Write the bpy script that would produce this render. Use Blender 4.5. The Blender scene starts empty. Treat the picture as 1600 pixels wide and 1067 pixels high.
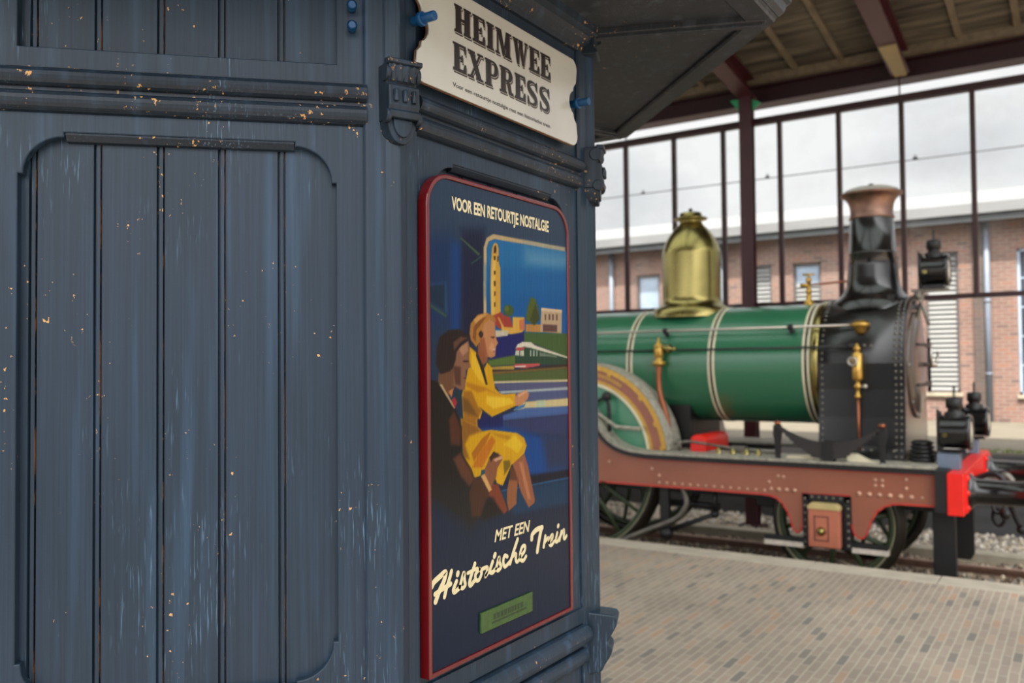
import bpy, bmesh, math, random
import numpy as np
from mathutils import Vector, Matrix
random.seed(7)
scene = bpy.context.scene
COL = scene.collection
PI = math.pi

# ------------------------------------------------------------------ camera
EYE = Vector((0.0, 0.0, 1.76))
yaw, pitch, roll = math.radians(33.435), math.radians(1.544), math.radians(-0.545)
fwd = Vector((-math.sin(yaw)*math.cos(pitch), math.cos(yaw)*math.cos(pitch), math.sin(pitch)))
rgt = Vector((math.cos(yaw), math.sin(yaw), 0.0))
up = rgt.cross(fwd)
r2 = math.cos(roll)*rgt + math.sin(roll)*up
u2 = -math.sin(roll)*rgt + math.cos(roll)*up
cam_d = bpy.data.cameras.new('camera')
cam = bpy.data.objects.new('camera', cam_d)
COL.objects.link(cam)
cam.matrix_world = Matrix(((r2.x, u2.x, -fwd.x, EYE.x), (r2.y, u2.y, -fwd.y, EYE.y), (r2.z, u2.z, -fwd.z, EYE.z), (0, 0, 0, 1)))
cam_d.sensor_fit = 'HORIZONTAL'
cam_d.sensor_width = 36.0
cam_d.lens = 36.0*1348.9/1600.0
cam_d.clip_start = 0.05
cam_d.clip_end = 500
cam_d.dof.use_dof = True
cam_d.dof.focus_distance = 1.95
cam_d.dof.aperture_fstop = 3.2
scene.camera = cam

# ------------------------------------------------------------------ world, sun, exposure
SKY_FRONT = 0.98      # overcast sky over the far side of the station
SKY_GLOW = 6.6        # how much brighter the sky gets around the veiled sun
SUN_DIR = Vector((0.12, -0.46, 0.88)).normalized()   # towards the sun
world = bpy.data.worlds.new('overcast_sky')
scene.world = world
world.use_nodes = True
nt = world.node_tree
nt.nodes.clear()
def N(tree, kind, **kw):
    n = tree.nodes.new(kind)
    for k, v in kw.items():
        if k.startswith('in_'):
            n.inputs[k[3:].replace('_', ' ')].default_value = v
        else:
            setattr(n, k, v)
    return n
w_out = N(nt, 'ShaderNodeOutputWorld')
w_bg = N(nt, 'ShaderNodeBackground')
w_tc = N(nt, 'ShaderNodeTexCoord')
w_map = N(nt, 'ShaderNodeMapping'); w_map.inputs['Scale'].default_value = (3.0, 3.0, 7.0)
w_no = N(nt, 'ShaderNodeTexNoise'); w_no.inputs['Scale'].default_value = 1.3; w_no.inputs['Detail'].default_value = 7; w_no.inputs['Roughness'].default_value = 0.55
w_cr = N(nt, 'ShaderNodeValToRGB')
w_cr.color_ramp.elements[0].position = 0.30; w_cr.color_ramp.elements[0].color = (0.76, 0.77, 0.79, 1)
w_cr.color_ramp.elements[1].position = 0.56; w_cr.color_ramp.elements[1].color = (1.0, 1.0, 1.0, 1)
w_dot = N(nt, 'ShaderNodeVectorMath', operation='DOT_PRODUCT'); w_dot.inputs[1].default_value = SUN_DIR
w_mr = N(nt, 'ShaderNodeMapRange', interpolation_type='SMOOTHSTEP')
w_mr.inputs['From Min'].default_value = 0.35; w_mr.inputs['From Max'].default_value = 1.0
w_mr.inputs['To Min'].default_value = SKY_FRONT; w_mr.inputs['To Max'].default_value = SKY_FRONT*SKY_GLOW
nt.links.new(w_tc.outputs['Generated'], w_map.inputs['Vector'])
nt.links.new(w_map.outputs['Vector'], w_no.inputs['Vector'])
nt.links.new(w_no.outputs['Fac'], w_cr.inputs['Fac'])
nt.links.new(w_cr.outputs['Color'], w_bg.inputs['Color'])
nt.links.new(w_tc.outputs['Generated'], w_dot.inputs[0])
nt.links.new(w_dot.outputs['Value'], w_mr.inputs['Value'])
nt.links.new(w_mr.outputs['Result'], w_bg.inputs['Strength'])
nt.links.new(w_bg.outputs['Background'], w_out.inputs['Surface'])

sun_d = bpy.data.lights.new('sun', 'SUN')
sun_d.energy = 12.0
sun_d.angle = math.radians(2.5)
sun_d.color = (1.0, 0.94, 0.84)
sun = bpy.data.objects.new('sun', sun_d)
COL.objects.link(sun)
sun.rotation_euler = SUN_DIR.to_track_quat('Z', 'Y').to_euler()

scene.view_settings.view_transform = 'Standard'
scene.view_settings.look = 'None'
scene.view_settings.exposure = 0.0
scene.view_settings.gamma = 1.0
scene.view_settings.use_curve_mapping = False
scene.cycles.max_bounces = 8
scene.cycles.use_denoising = True

# ------------------------------------------------------------------ materials
def lin(c):
    out = []
    for v in c:
        v = v/255.0
        out.append(v/12.92 if v <= 0.04045 else ((v+0.055)/1.055)**2.4)
    return out
def rgba(c): return tuple(lin(c)) + (1.0,)
def mat(name, rgb, rough=0.5, metal=0.0, var=0.12, scale=(6, 6, 6), bump=0.0, spec=0.5, coat=0.0, detail=5, rvar=0.0):
    m = bpy.data.materials.new(name); m.use_nodes = True
    t = m.node_tree; b = t.nodes['Principled BSDF']
    b.inputs['Roughness'].default_value = rough
    b.inputs['Metallic'].default_value = metal
    b.inputs['Specular IOR Level'].default_value = spec
    b.inputs['Coat Weight'].default_value = coat
    b.inputs['Coat Roughness'].default_value = 0.16
    tc = N(t, 'ShaderNodeTexCoord'); mp = N(t, 'ShaderNodeMapping'); mp.inputs['Scale'].default_value = scale
    no = N(t, 'ShaderNodeTexNoise'); no.inputs['Scale'].default_value = 1.0; no.inputs['Detail'].default_value = detail
    t.links.new(tc.outputs['Object'], mp.inputs['Vector']); t.links.new(mp.outputs['Vector'], no.inputs['Vector'])
    cr = N(t, 'ShaderNodeValToRGB')
    c = lin(rgb)
    cr.color_ramp.elements[0].position = 0.3; cr.color_ramp.elements[0].color = tuple(x*(1-var) for x in c) + (1,)
    cr.color_ramp.elements[1].position = 0.7; cr.color_ramp.elements[1].color = tuple(min(1, x*(1+var)) for x in c) + (1,)
    t.links.new(no.outputs['Fac'], cr.inputs['Fac']); t.links.new(cr.outputs['Color'], b.inputs['Base Color'])
    if rvar:
        mr = N(t, 'ShaderNodeMapRange'); mr.inputs['To Min'].default_value = max(0.02, rough-rvar); mr.inputs['To Max'].default_value = rough+rvar
        t.links.new(no.outputs['Fac'], mr.inputs['Value']); t.links.new(mr.outputs['Result'], b.inputs['Roughness'])
    if bump:
        bp = N(t, 'ShaderNodeBump'); bp.inputs['Strength'].default_value = bump; bp.inputs['Distance'].default_value = 0.01
        t.links.new(no.outputs['Fac'], bp.inputs['Height']); t.links.new(bp.outputs['Normal'], b.inputs['Normal'])
    return m

def worn_paint(name, rgb, chips=0.5, chip_rgb=(196, 150, 92)):
    """Old brushed oil paint: vertical brush streaks, pale scuffs and small chips down to the ochre undercoat."""
    m = bpy.data.materials.new(name); m.use_nodes = True
    t = m.node_tree; b = t.nodes['Principled BSDF']
    b.inputs['Roughness'].default_value = 0.42; b.inputs['Specular IOR Level'].default_value = 0.30
    tc = N(t, 'ShaderNodeTexCoord')
    def noise(sc, detail=4, rough=0.5, scale=1.0):
        mp = N(t, 'ShaderNodeMapping'); mp.inputs['Scale'].default_value = sc
        no = N(t, 'ShaderNodeTexNoise'); no.inputs['Scale'].default_value = scale; no.inputs['Detail'].default_value = detail; no.inputs['Roughness'].default_value = rough
        t.links.new(tc.outputs['Object'], mp.inputs['Vector']); t.links.new(mp.outputs['Vector'], no.inputs['Vector'])
        return no.outputs['Fac']
    def ramp(fac, p0, p1, c0=(0, 0, 0, 1), c1=(1, 1, 1, 1)):
        cr = N(t, 'ShaderNodeValToRGB'); cr.color_ramp.elements[0].position = p0; cr.color_ramp.elements[1].position = p1
        cr.color_ramp.elements[0].color = c0; cr.color_ramp.elements[1].color = c1
        t.links.new(fac, cr.inputs['Fac']); return cr.outputs['Color']
    def mix(fac, a, c, mode='MIX'):
        mx = N(t, 'ShaderNodeMix', data_type='RGBA', blend_type=mode)
        for s, v in ((0, fac), (6, a), (7, c)):
            if hasattr(v, 'links') or isinstance(v, bpy.types.NodeSocket): t.links.new(v, mx.inputs[s])
            else: mx.inputs[s].default_value = v
        return mx.outputs[2]
    c = lin(rgb)
    streak = noise((190, 190, 2.2), 3, 0.6)
    base = ramp(streak, 0.30, 0.72, tuple(x*0.80 for x in c)+(1,), tuple(min(1, x*1.20) for x in c)+(1,))
    big = noise((3.5, 3.5, 1.3), 4)
    tint = ramp(big, 0.35, 0.68, (0.80, 0.86, 0.84, 1), (1.16, 1.08, 1.08, 1))
    base = mix(1.0, base, tint, 'MULTIPLY')
    def mul(a, c2):
        mm = N(t, 'ShaderNodeMath', operation='MULTIPLY'); t.links.new(a, mm.inputs[0]); t.links.new(c2, mm.inputs[1]); return mm.outputs[0]
    sweep = ramp(noise((26, 26, 1.1), 3), 0.54, 0.78, (0, 0, 0, 1), (0.55, 0.55, 0.55, 1))
    base = mix(sweep, base, rgba([min(255, q*1.75) for q in rgb]))
    scuff = mul(ramp(noise((240, 240, 14), 2), 0.60, 0.74), ramp(noise((5, 5, 3), 3), 0.52, 0.70))
    base = mix(scuff, base, rgba((92, 122, 146)))
    chipm = mul(ramp(noise((78, 78, 62), 3, 0.6), 0.69-0.05*chips, 0.71-0.05*chips), ramp(noise((6, 6, 4), 2), 0.57-0.06*chips, 0.61-0.06*chips))
    base = mix(chipm, base, rgba(chip_rgb))
    t.links.new(base, b.inputs['Base Color'])
    bp = N(t, 'ShaderNodeBump'); bp.inputs['Strength'].default_value = 0.25; bp.inputs['Distance'].default_value = 0.002
    t.links.new(streak, bp.inputs['Height']); t.links.new(bp.outputs['Normal'], b.inputs['Normal'])
    return m

def brick_mat(name, c1, c2, mortar, w, h, gap, swap, rough=0.85, big=1.2, bump=0.5, off=0.5, tint=(0.8, 1.15)):
    """swap: 'yx' bricks lie along Y on a floor, 'xz' bricks on a wall facing Y."""
    m = bpy.data.materials.new(name); m.use_nodes = True
    t = m.node_tree; b = t.nodes['Principled BSDF']; b.inputs['Roughness'].default_value = rough
    tc = N(t, 'ShaderNodeTexCoord'); se = N(t, 'ShaderNodeSeparateXYZ'); co = N(t, 'ShaderNodeCombineXYZ')
    t.links.new(tc.outputs['Object'], se.inputs[0])
    a, d = ('Y', 'X') if swap == 'yx' else ('X', 'Z')
    t.links.new(se.outputs[a], co.inputs['X']); t.links.new(se.outputs[d], co.inputs['Y'])
    nd = N(t, 'ShaderNodeTexNoise'); nd.inputs['Scale'].default_value = 4.0; t.links.new(tc.outputs['Object'], nd.inputs['Vector'])
    va = N(t, 'ShaderNodeVectorMath', operation='MULTIPLY_ADD'); va.inputs[1].default_value = (0.012, 0.012, 0)
    t.links.new(nd.outputs['Color'], va.inputs[0]); t.links.new(co.outputs[0], va.inputs[2])
    br = N(t, 'ShaderNodeTexBrick'); br.offset = off
    br.inputs['Scale'].default_value = 1.0; br.inputs['Brick Width'].default_value = w; br.inputs['Row Height'].default_value = h
    br.inputs['Mortar Size'].default_value = gap; br.inputs['Mortar Smooth'].default_value = 0.3
    br.inputs['Color1'].default_value = rgba(c1); br.inputs['Color2'].default_value = rgba(c2); br.inputs['Mortar'].default_value = rgba(mortar)
    t.links.new(va.outputs[0], br.inputs['Vector'])
    no = N(t, 'ShaderNodeTexNoise'); no.inputs['Scale'].default_value = big; no.inputs['Detail'].default_value = 6
    t.links.new(tc.outputs['Object'], no.inputs['Vector'])
    cr = N(t, 'ShaderNodeValToRGB'); cr.color_ramp.elements[0].position = 0.3; cr.color_ramp.elements[1].position = 0.7
    cr.color_ramp.elements[0].color = (tint[0],)*3 + (1,); cr.color_ramp.elements[1].color = (tint[1],)*3 + (1,)
    t.links.new(no.outputs['Fac'], cr.inputs['Fac'])
    mx = N(t, 'ShaderNodeMix', data_type='RGBA', blend_type='MULTIPLY'); mx.inputs[0].default_value = 1.0
    # every brick its own tone: white noise on the brick's row and column
    s2 = N(t, 'ShaderNodeSeparateXYZ'); t.links.new(va.outputs[0], s2.inputs[0])
    def mth(op, a_, b_=None):
        n_ = N(t, 'ShaderNodeMath', operation=op)
        for i_, v_ in ((0, a_), (1, b_)):
            if isinstance(v_, bpy.types.NodeSocket): t.links.new(v_, n_.inputs[i_])
            elif v_ is not None: n_.inputs[i_].default_value = v_
        return n_.outputs[0]
    row = mth('FLOOR', mth('DIVIDE', s2.outputs['Y'], h))
    odd = mth('SUBTRACT', 1.0, mth('FLOORED_MODULO', row, 2.0))
    colm = mth('FLOOR', mth('ADD', mth('DIVIDE', s2.outputs['X'], w), mth('MULTIPLY', odd, off)))
    cid = N(t, 'ShaderNodeCombineXYZ'); t.links.new(row, cid.inputs[0]); t.links.new(colm, cid.inputs[1])
    wn = N(t, 'ShaderNodeTexWhiteNoise', noise_dimensions='2D'); t.links.new(cid.outputs[0], wn.inputs['Vector'])
    tr = N(t, 'ShaderNodeValToRGB'); e = tr.color_ramp.elements
    e[0].position = 0.0; e[0].color = (0.56, 0.60, 0.64, 1); e[1].position = 1.0; e[1].color = (1.14, 1.08, 1.0, 1)
    for p_, c_ in ((0.03, (0.62, 0.65, 0.68, 1)), (0.06, (0.84, 0.82, 0.82, 1)), (0.45, (0.96, 0.92, 0.90, 1)), (0.86, (1.06, 1.02, 0.98, 1)), (0.93, (1.18, 0.94, 0.80, 1))):
        q_ = e.new(p_); q_.color = c_
    t.links.new(wn.outputs['Value'], tr.inputs['Fac'])
    mb_ = N(t, 'ShaderNodeMix', data_type='RGBA', blend_type='MULTIPLY'); mb_.inputs[0].default_value = 1.0
    t.links.new(tr.outputs['Color'], mb_.inputs[6]); mb_.inputs[7].default_value = rgba([(p_+q_)/2 for p_, q_ in zip(c1, c2)])
    mj = N(t, 'ShaderNodeMix', data_type='RGBA'); t.links.new(br.outputs['Fac'], mj.inputs[0]); t.links.new(mb_.outputs[2], mj.inputs[6]); mj.inputs[7].default_value = rgba(mortar)
    t.links.new(mj.outputs[2], mx.inputs[6]); t.links.new(cr.outputs['Color'], mx.inputs[7])
    t.links.new(mx.outputs[2], b.inputs['Base Color'])
    bp = N(t, 'ShaderNodeBump'); bp.inputs['Strength'].default_value = bump; bp.inputs['Distance'].default_value = 0.004; bp.invert = True
    t.links.new(br.outputs['Fac'], bp.inputs['Height']); t.links.new(bp.outputs['Normal'], b.inputs['Normal'])
    return m

M = {}
M['blue'] = worn_paint('blue_oil_paint', (32, 47, 62), 0.12)
M['blue_worn'] = worn_paint('chipped_blue_oil_paint', (30, 40, 51), 1.0)
M['blue_dark'] = worn_paint('dark_blue_soffit_paint', (50, 54, 60), 0.0)
M['bolt_blue'] = mat('bright_blue_plastic', (12, 70, 116), 0.4)
M['enamel'] = mat('cream_enamel', (182, 181, 172), 0.22, var=0.05, coat=0.4)
M['rust'] = mat('rusty_brown', (98, 66, 40), 0.8, var=0.35, scale=(60, 60, 60))
M['ink'] = mat('dark_brown_ink', (34, 24, 20), 0.35, var=0.1)
M['ink_grey'] = mat('grey_letter_line', (150, 144, 134), 0.35, var=0.05)
M['red_frame'] = mat('dark_red_gloss', (92, 9, 14), 0.28, var=0.12, coat=0.3)
M['cream_letter'] = mat('cream_letter_paint', (206, 194, 154), 0.4, var=0.06, scale=(80, 80, 80))
M['moss_plate'] = mat('mossy_green_paint', (50, 78, 30), 0.5, var=0.25, scale=(70, 70, 70), bump=0.2)
M['moss_dark'] = mat('dark_green_paint', (28, 48, 22), 0.5, var=0.2, scale=(70, 70, 70))
M['green'] = mat('locomotive_green', (44, 108, 77), 0.30, var=0.05, scale=(1.5, 1.5, 1.5), coat=0.6)
M['green_light'] = mat('splasher_green', (72, 136, 106), 0.28, var=0.05, coat=0.5)
M['green_dark'] = mat('wheel_green', (56, 68, 44), 0.4, var=0.15)
M['cream_line'] = mat('cream_lining', (222, 214, 184), 0.35, var=0.05)
M['black'] = mat('black_gloss', (18, 18, 19), 0.22, var=0.15, coat=0.5)
M['black_matt'] = mat('black_iron', (17, 17, 18), 0.5, var=0.25, scale=(14, 14, 14))
M['black_door'] = mat('brown_reflection_smokebox_front', (70, 58, 50), 0.28, var=0.25, scale=(5, 5, 5), coat=0.5)  # black front; its brownish reflection is put into the base colour
M['brass'] = mat('polished_brass', (150, 138, 86), 0.26, 1.0, var=0.12, scale=(4, 4, 4), rvar=0.06)
M['brass_yellow'] = mat('bright_yellow_brass', (196, 156, 78), 0.32, 0.85, var=0.12, scale=(20, 20, 20))
M['copper'] = mat('copper', (140, 110, 97), 0.42, 1.0, var=0.2, scale=(9, 9, 9), rvar=0.08)
M['copper_pipe'] = mat('copper_pipe', (160, 96, 66), 0.35, 0.8, var=0.12)
M['steel'] = mat('bright_steel', (176, 170, 160), 0.3, 0.9, var=0.1)
M['steel_dull'] = mat('dull_steel', (120, 116, 108), 0.45, 0.7, var=0.2, scale=(12, 12, 12))
M['frame_brown'] = mat('frame_red_brown', (146, 88, 68), 0.34, var=0.10, scale=(2, 2, 2), coat=0.25)
M['box_brown'] = mat('axlebox_brown', (176, 104, 80), 0.36, var=0.10, coat=0.25)
M['red_line'] = mat('red_lining', (204, 52, 46), 0.4, var=0.05)
M['red'] = mat('signal_red', (226, 30, 18), 0.35, var=0.06)
M['tread'] = mat('worn_footplate', (150, 146, 132), 0.55, var=0.3, scale=(20, 20, 20))
M['tyre'] = mat('oily_tyre', (38, 33, 25), 0.4, 0.3, var=0.3, scale=(10, 10, 10))
M['spring'] = mat('spring_leaves', (46, 42, 42), 0.5, var=0.2, scale=(2, 2, 160))
M['lamp_glass'] = mat('lamp_glass', (190, 186, 170), 0.1, var=0.05, coat=0.5)
M['grey_blue'] = mat('blue_grey_bracket', (104, 118, 136), 0.35, var=0.1)
M['maroon_lit'] = mat('maroon_lit', (66, 27, 34), 0.4, var=0.12)  # lighter copy of the canopy maroon; front light put into the colour
M['smoke_black'] = mat('smokebox_black', (18, 18, 19), 0.32, var=0.15, coat=0.3)
M['stone_a'] = mat('brown_stone', (96, 80, 64), 0.9, var=0.3, scale=(20, 20, 20))
M['stone_b'] = mat('pale_stone', (176, 162, 140), 0.9, var=0.2, scale=(20, 20, 20))
M['stone_c'] = mat('grey_stone', (120, 112, 102), 0.9, var=0.3, scale=(20, 20, 20))
M['dark_yard'] = mat('unseen_dark_ground', (52, 52, 52), 0.9, var=0.15)
M['wheel_line'] = mat('faded_wheel_lining', (150, 148, 118), 0.4, var=0.1)
M['maroon'] = mat('maroon_shaded', (46, 17, 21), 0.45, var=0.15, scale=(5, 5, 5))  # same maroon darkened; shade on beam and rails put into the colour
M['screen_iron'] = mat('dark_screen_iron', (58, 34, 34), 0.45, var=0.15)
M['gusset_green'] = mat('green_gusset', (56, 168, 118), 0.5, var=0.1)
M['gusset_cream'] = mat('pale_gusset', (150, 132, 92), 0.5, var=0.1)
M['plank'] = mat('weathered_roof_planks', (88, 80, 68), 0.85, var=0.85, scale=(0.9, 7.5, 7.5), bump=0.3)
M['batten'] = mat('pale_roof_batten', (112, 100, 82), 0.8, var=0.25, scale=(12, 3, 12))
M['paving'] = brick_mat('clinker_paving', (158, 147, 133), (136, 125, 114), (170, 160, 143), 0.195, 0.054, 0.005, 'yx', big=0.9, tint=(0.84, 1.16))
M['kerb'] = mat('worn_kerb_stone', (172, 162, 146), 0.8, var=0.14, scale=(5, 5, 5), bump=0.15)
M['concrete'] = mat('grey_concrete', (150, 142, 124), 0.85, var=0.18, scale=(6, 6, 6), bump=0.2)
M['ballast'] = mat('ballast_stone', (138, 122, 102), 0.9, var=0.65, scale=(30, 30, 30), bump=0.6)
M['ballast_light'] = mat('pale_gravel', (176, 168, 156), 0.9, var=0.4, scale=(34, 34, 34), bump=0.6)
M['rail_rust'] = mat('rusty_rail', (96, 70, 56), 0.6, 0.3, var=0.3, scale=(20, 20, 20))
M['rail_top'] = mat('worn_rail_top', (160, 132, 116), 0.45, 0.3, var=0.15)
M['dock'] = mat('pale_dock_paving', (94, 88, 75), 0.85, var=0.12, scale=(2.5, 2.5, 2.5))
M['dock_wall'] = mat('dark_dock_wall', (66, 66, 67), 0.8, var=0.25, scale=(2, 2, 8))
M['grass'] = mat('grass', (92, 104, 44), 0.8, var=0.4, scale=(20, 20, 20))
M['brick'] = brick_mat('old_red_brick', (134, 102, 90), (104, 80, 74), (128, 112, 102), 0.22, 0.075, 0.012, 'xz', big=0.7, tint=(0.85, 1.12))
M['brick_grey'] = brick_mat('grey_brick_strip', (86, 74, 70), (72, 62, 58), (88, 78, 72), 0.22, 0.075, 0.012, 'xz')
M['fascia'] = mat('pale_zinc_eaves', (112, 112, 112), 0.6, var=0.08, scale=(1, 3, 3))
M['gutter'] = mat('dark_gutter', (58, 60, 62), 0.6, var=0.15)
M['white_slat'] = mat('white_louvre', (118, 118, 116), 0.6, var=0.05)
M['dark_wood'] = mat('dark_window_frame', (82, 76, 74), 0.6, var=0.1)
M['pane_blue'] = mat('reflecting_pane', (150, 164, 182), 0.12, var=0.2, scale=(2, 2, 2), coat=0.5)  # glass reflection put into the base colour; also used for window bars
M['pane_dark'] = mat('dark_pane', (46, 48, 58), 0.12, var=0.2, scale=(2, 2, 2), coat=0.5)
M['zinc_pipe'] = mat('zinc_downpipe', (104, 111, 122), 0.5, var=0.08)
M['wire'] = mat('wire', (60, 62, 66), 0.6)
M['ground_pale'] = mat('yard_paving', (84, 80, 74), 0.9, var=0.12)

M['rivet_brown'] = mat('highlighted_rivet_heads', (196, 152, 128), 0.35, 0.3, var=0.15)  # frame rivets; their highlight is put into this lighter brown
M['pale_brass'] = mat('pale_brass_lid', (196, 176, 122), 0.35, 0.2, var=0.1)
M['stay_white'] = mat('whitened_iron', (196, 186, 172), 0.5, var=0.15, scale=(20, 20, 20))
M['cover_grey'] = mat('pale_grey_cover', (176, 172, 162), 0.5, var=0.1)
M['edge_worn'] = worn_paint('bare_edges', (30, 40, 54), 1.0)
def _wear(m):
    t = m.node_tree; b = t.nodes['Principled BSDF']
    tc = N(t, 'ShaderNodeTexCoord'); mp = N(t, 'ShaderNodeMapping'); mp.inputs['Scale'].default_value = (14, 14, 9)
    no = N(t, 'ShaderNodeTexNoise'); no.inputs['Scale'].default_value = 1.0; no.inputs['Detail'].default_value = 8; no.inputs['Roughness'].default_value = 0.7
    cr = N(t, 'ShaderNodeValToRGB'); cr.color_ramp.elements[0].position = 0.50; cr.color_ramp.elements[1].position = 0.60
    t.links.new(tc.outputs['Object'], mp.inputs['Vector']); t.links.new(mp.outputs['Vector'], no.inputs['Vector']); t.links.new(no.outputs['Fac'], cr.inputs['Fac'])
    src = b.inputs['Base Color'].links[0].from_socket
    mx = N(t, 'ShaderNodeMix', data_type='RGBA'); t.links.new(cr.outputs['Color'], mx.inputs[0]); t.links.new(src, mx.inputs[6]); mx.inputs[7].default_value = rgba((150, 106, 62))
    t.links.new(mx.outputs[2], b.inputs['Base Color'])
_wear(M['edge_worn'])
def glass_mat():
    m = bpy.data.materials.new('dusty_window_glass'); m.use_nodes = True
    t = m.node_tree; t.nodes.clear()
    o = N(t, 'ShaderNodeOutputMaterial'); tr = N(t, 'ShaderNodeBsdfTransparent'); gl = N(t, 'ShaderNodeBsdfGlossy'); df = N(t, 'ShaderNodeBsdfTranslucent')
    tr.inputs['Color'].default_value = (0.97, 0.98, 0.98, 1); gl.inputs['Roughness'].default_value = 0.03; df.inputs['Color'].default_value = (0.8, 0.8, 0.78, 1)
    lw = N(t, 'ShaderNodeLayerWeight'); lw.inputs['Blend'].default_value = 0.12
    mp = N(t, 'ShaderNodeMath', operation='MULTIPLY'); mp.inputs[1].default_value = 0.35
    t.links.new(lw.outputs['Fresnel'], mp.inputs[0])
    tc = N(t, 'ShaderNodeTexCoord'); no = N(t, 'ShaderNodeTexNoise'); no.inputs['Scale'].default_value = 1.6; no.inputs['Detail'].default_value = 6
    t.links.new(tc.outputs['Object'], no.inputs['Vector'])
    cr = N(t, 'ShaderNodeValToRGB'); cr.color_ramp.elements[0].position = 0.5; cr.color_ramp.elements[1].position = 0.8
    cr.color_ramp.elements[0].color = (0.01, 0.01, 0.01, 1); cr.color_ramp.elements[1].color = (0.12, 0.12, 0.12, 1)
    t.links.new(no.outputs['Fac'], cr.inputs['Fac'])
    m1 = N(t, 'ShaderNodeMixShader'); m2 = N(t, 'ShaderNodeMixShader')
    t.links.new(cr.outputs['Color'], m1.inputs[0]); t.links.new(tr.outputs[0], m1.inputs[1]); t.links.new(df.outputs[0], m1.inputs[2])
    t.links.new(mp.outputs[0], m2.inputs[0]); t.links.new(m1.outputs[0], m2.inputs[1]); t.links.new(gl.outputs[0], m2.inputs[2])
    t.links.new(m2.outputs[0], o.inputs['Surface'])
    return m
M['glass'] = glass_mat()
def frosted_mat():
    m = bpy.data.materials.new('added_skylight_glass'); m.use_nodes = True
    t = m.node_tree; t.nodes.clear()
    o = N(t, 'ShaderNodeOutputMaterial'); a = N(t, 'ShaderNodeBsdfTranslucent'); d = N(t, 'ShaderNodeBsdfDiffuse'); x = N(t, 'ShaderNodeMixShader')
    a.inputs['Color'].default_value = (0.62, 0.66, 0.66, 1); d.inputs['Color'].default_value = (0.6, 0.62, 0.62, 1); x.inputs[0].default_value = 0.25
    t.links.new(a.outputs[0], x.inputs[1]); t.links.new(d.outputs[0], x.inputs[2]); t.links.new(x.outputs[0], o.inputs['Surface'])
    return m
M['frosted'] = frosted_mat()

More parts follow.
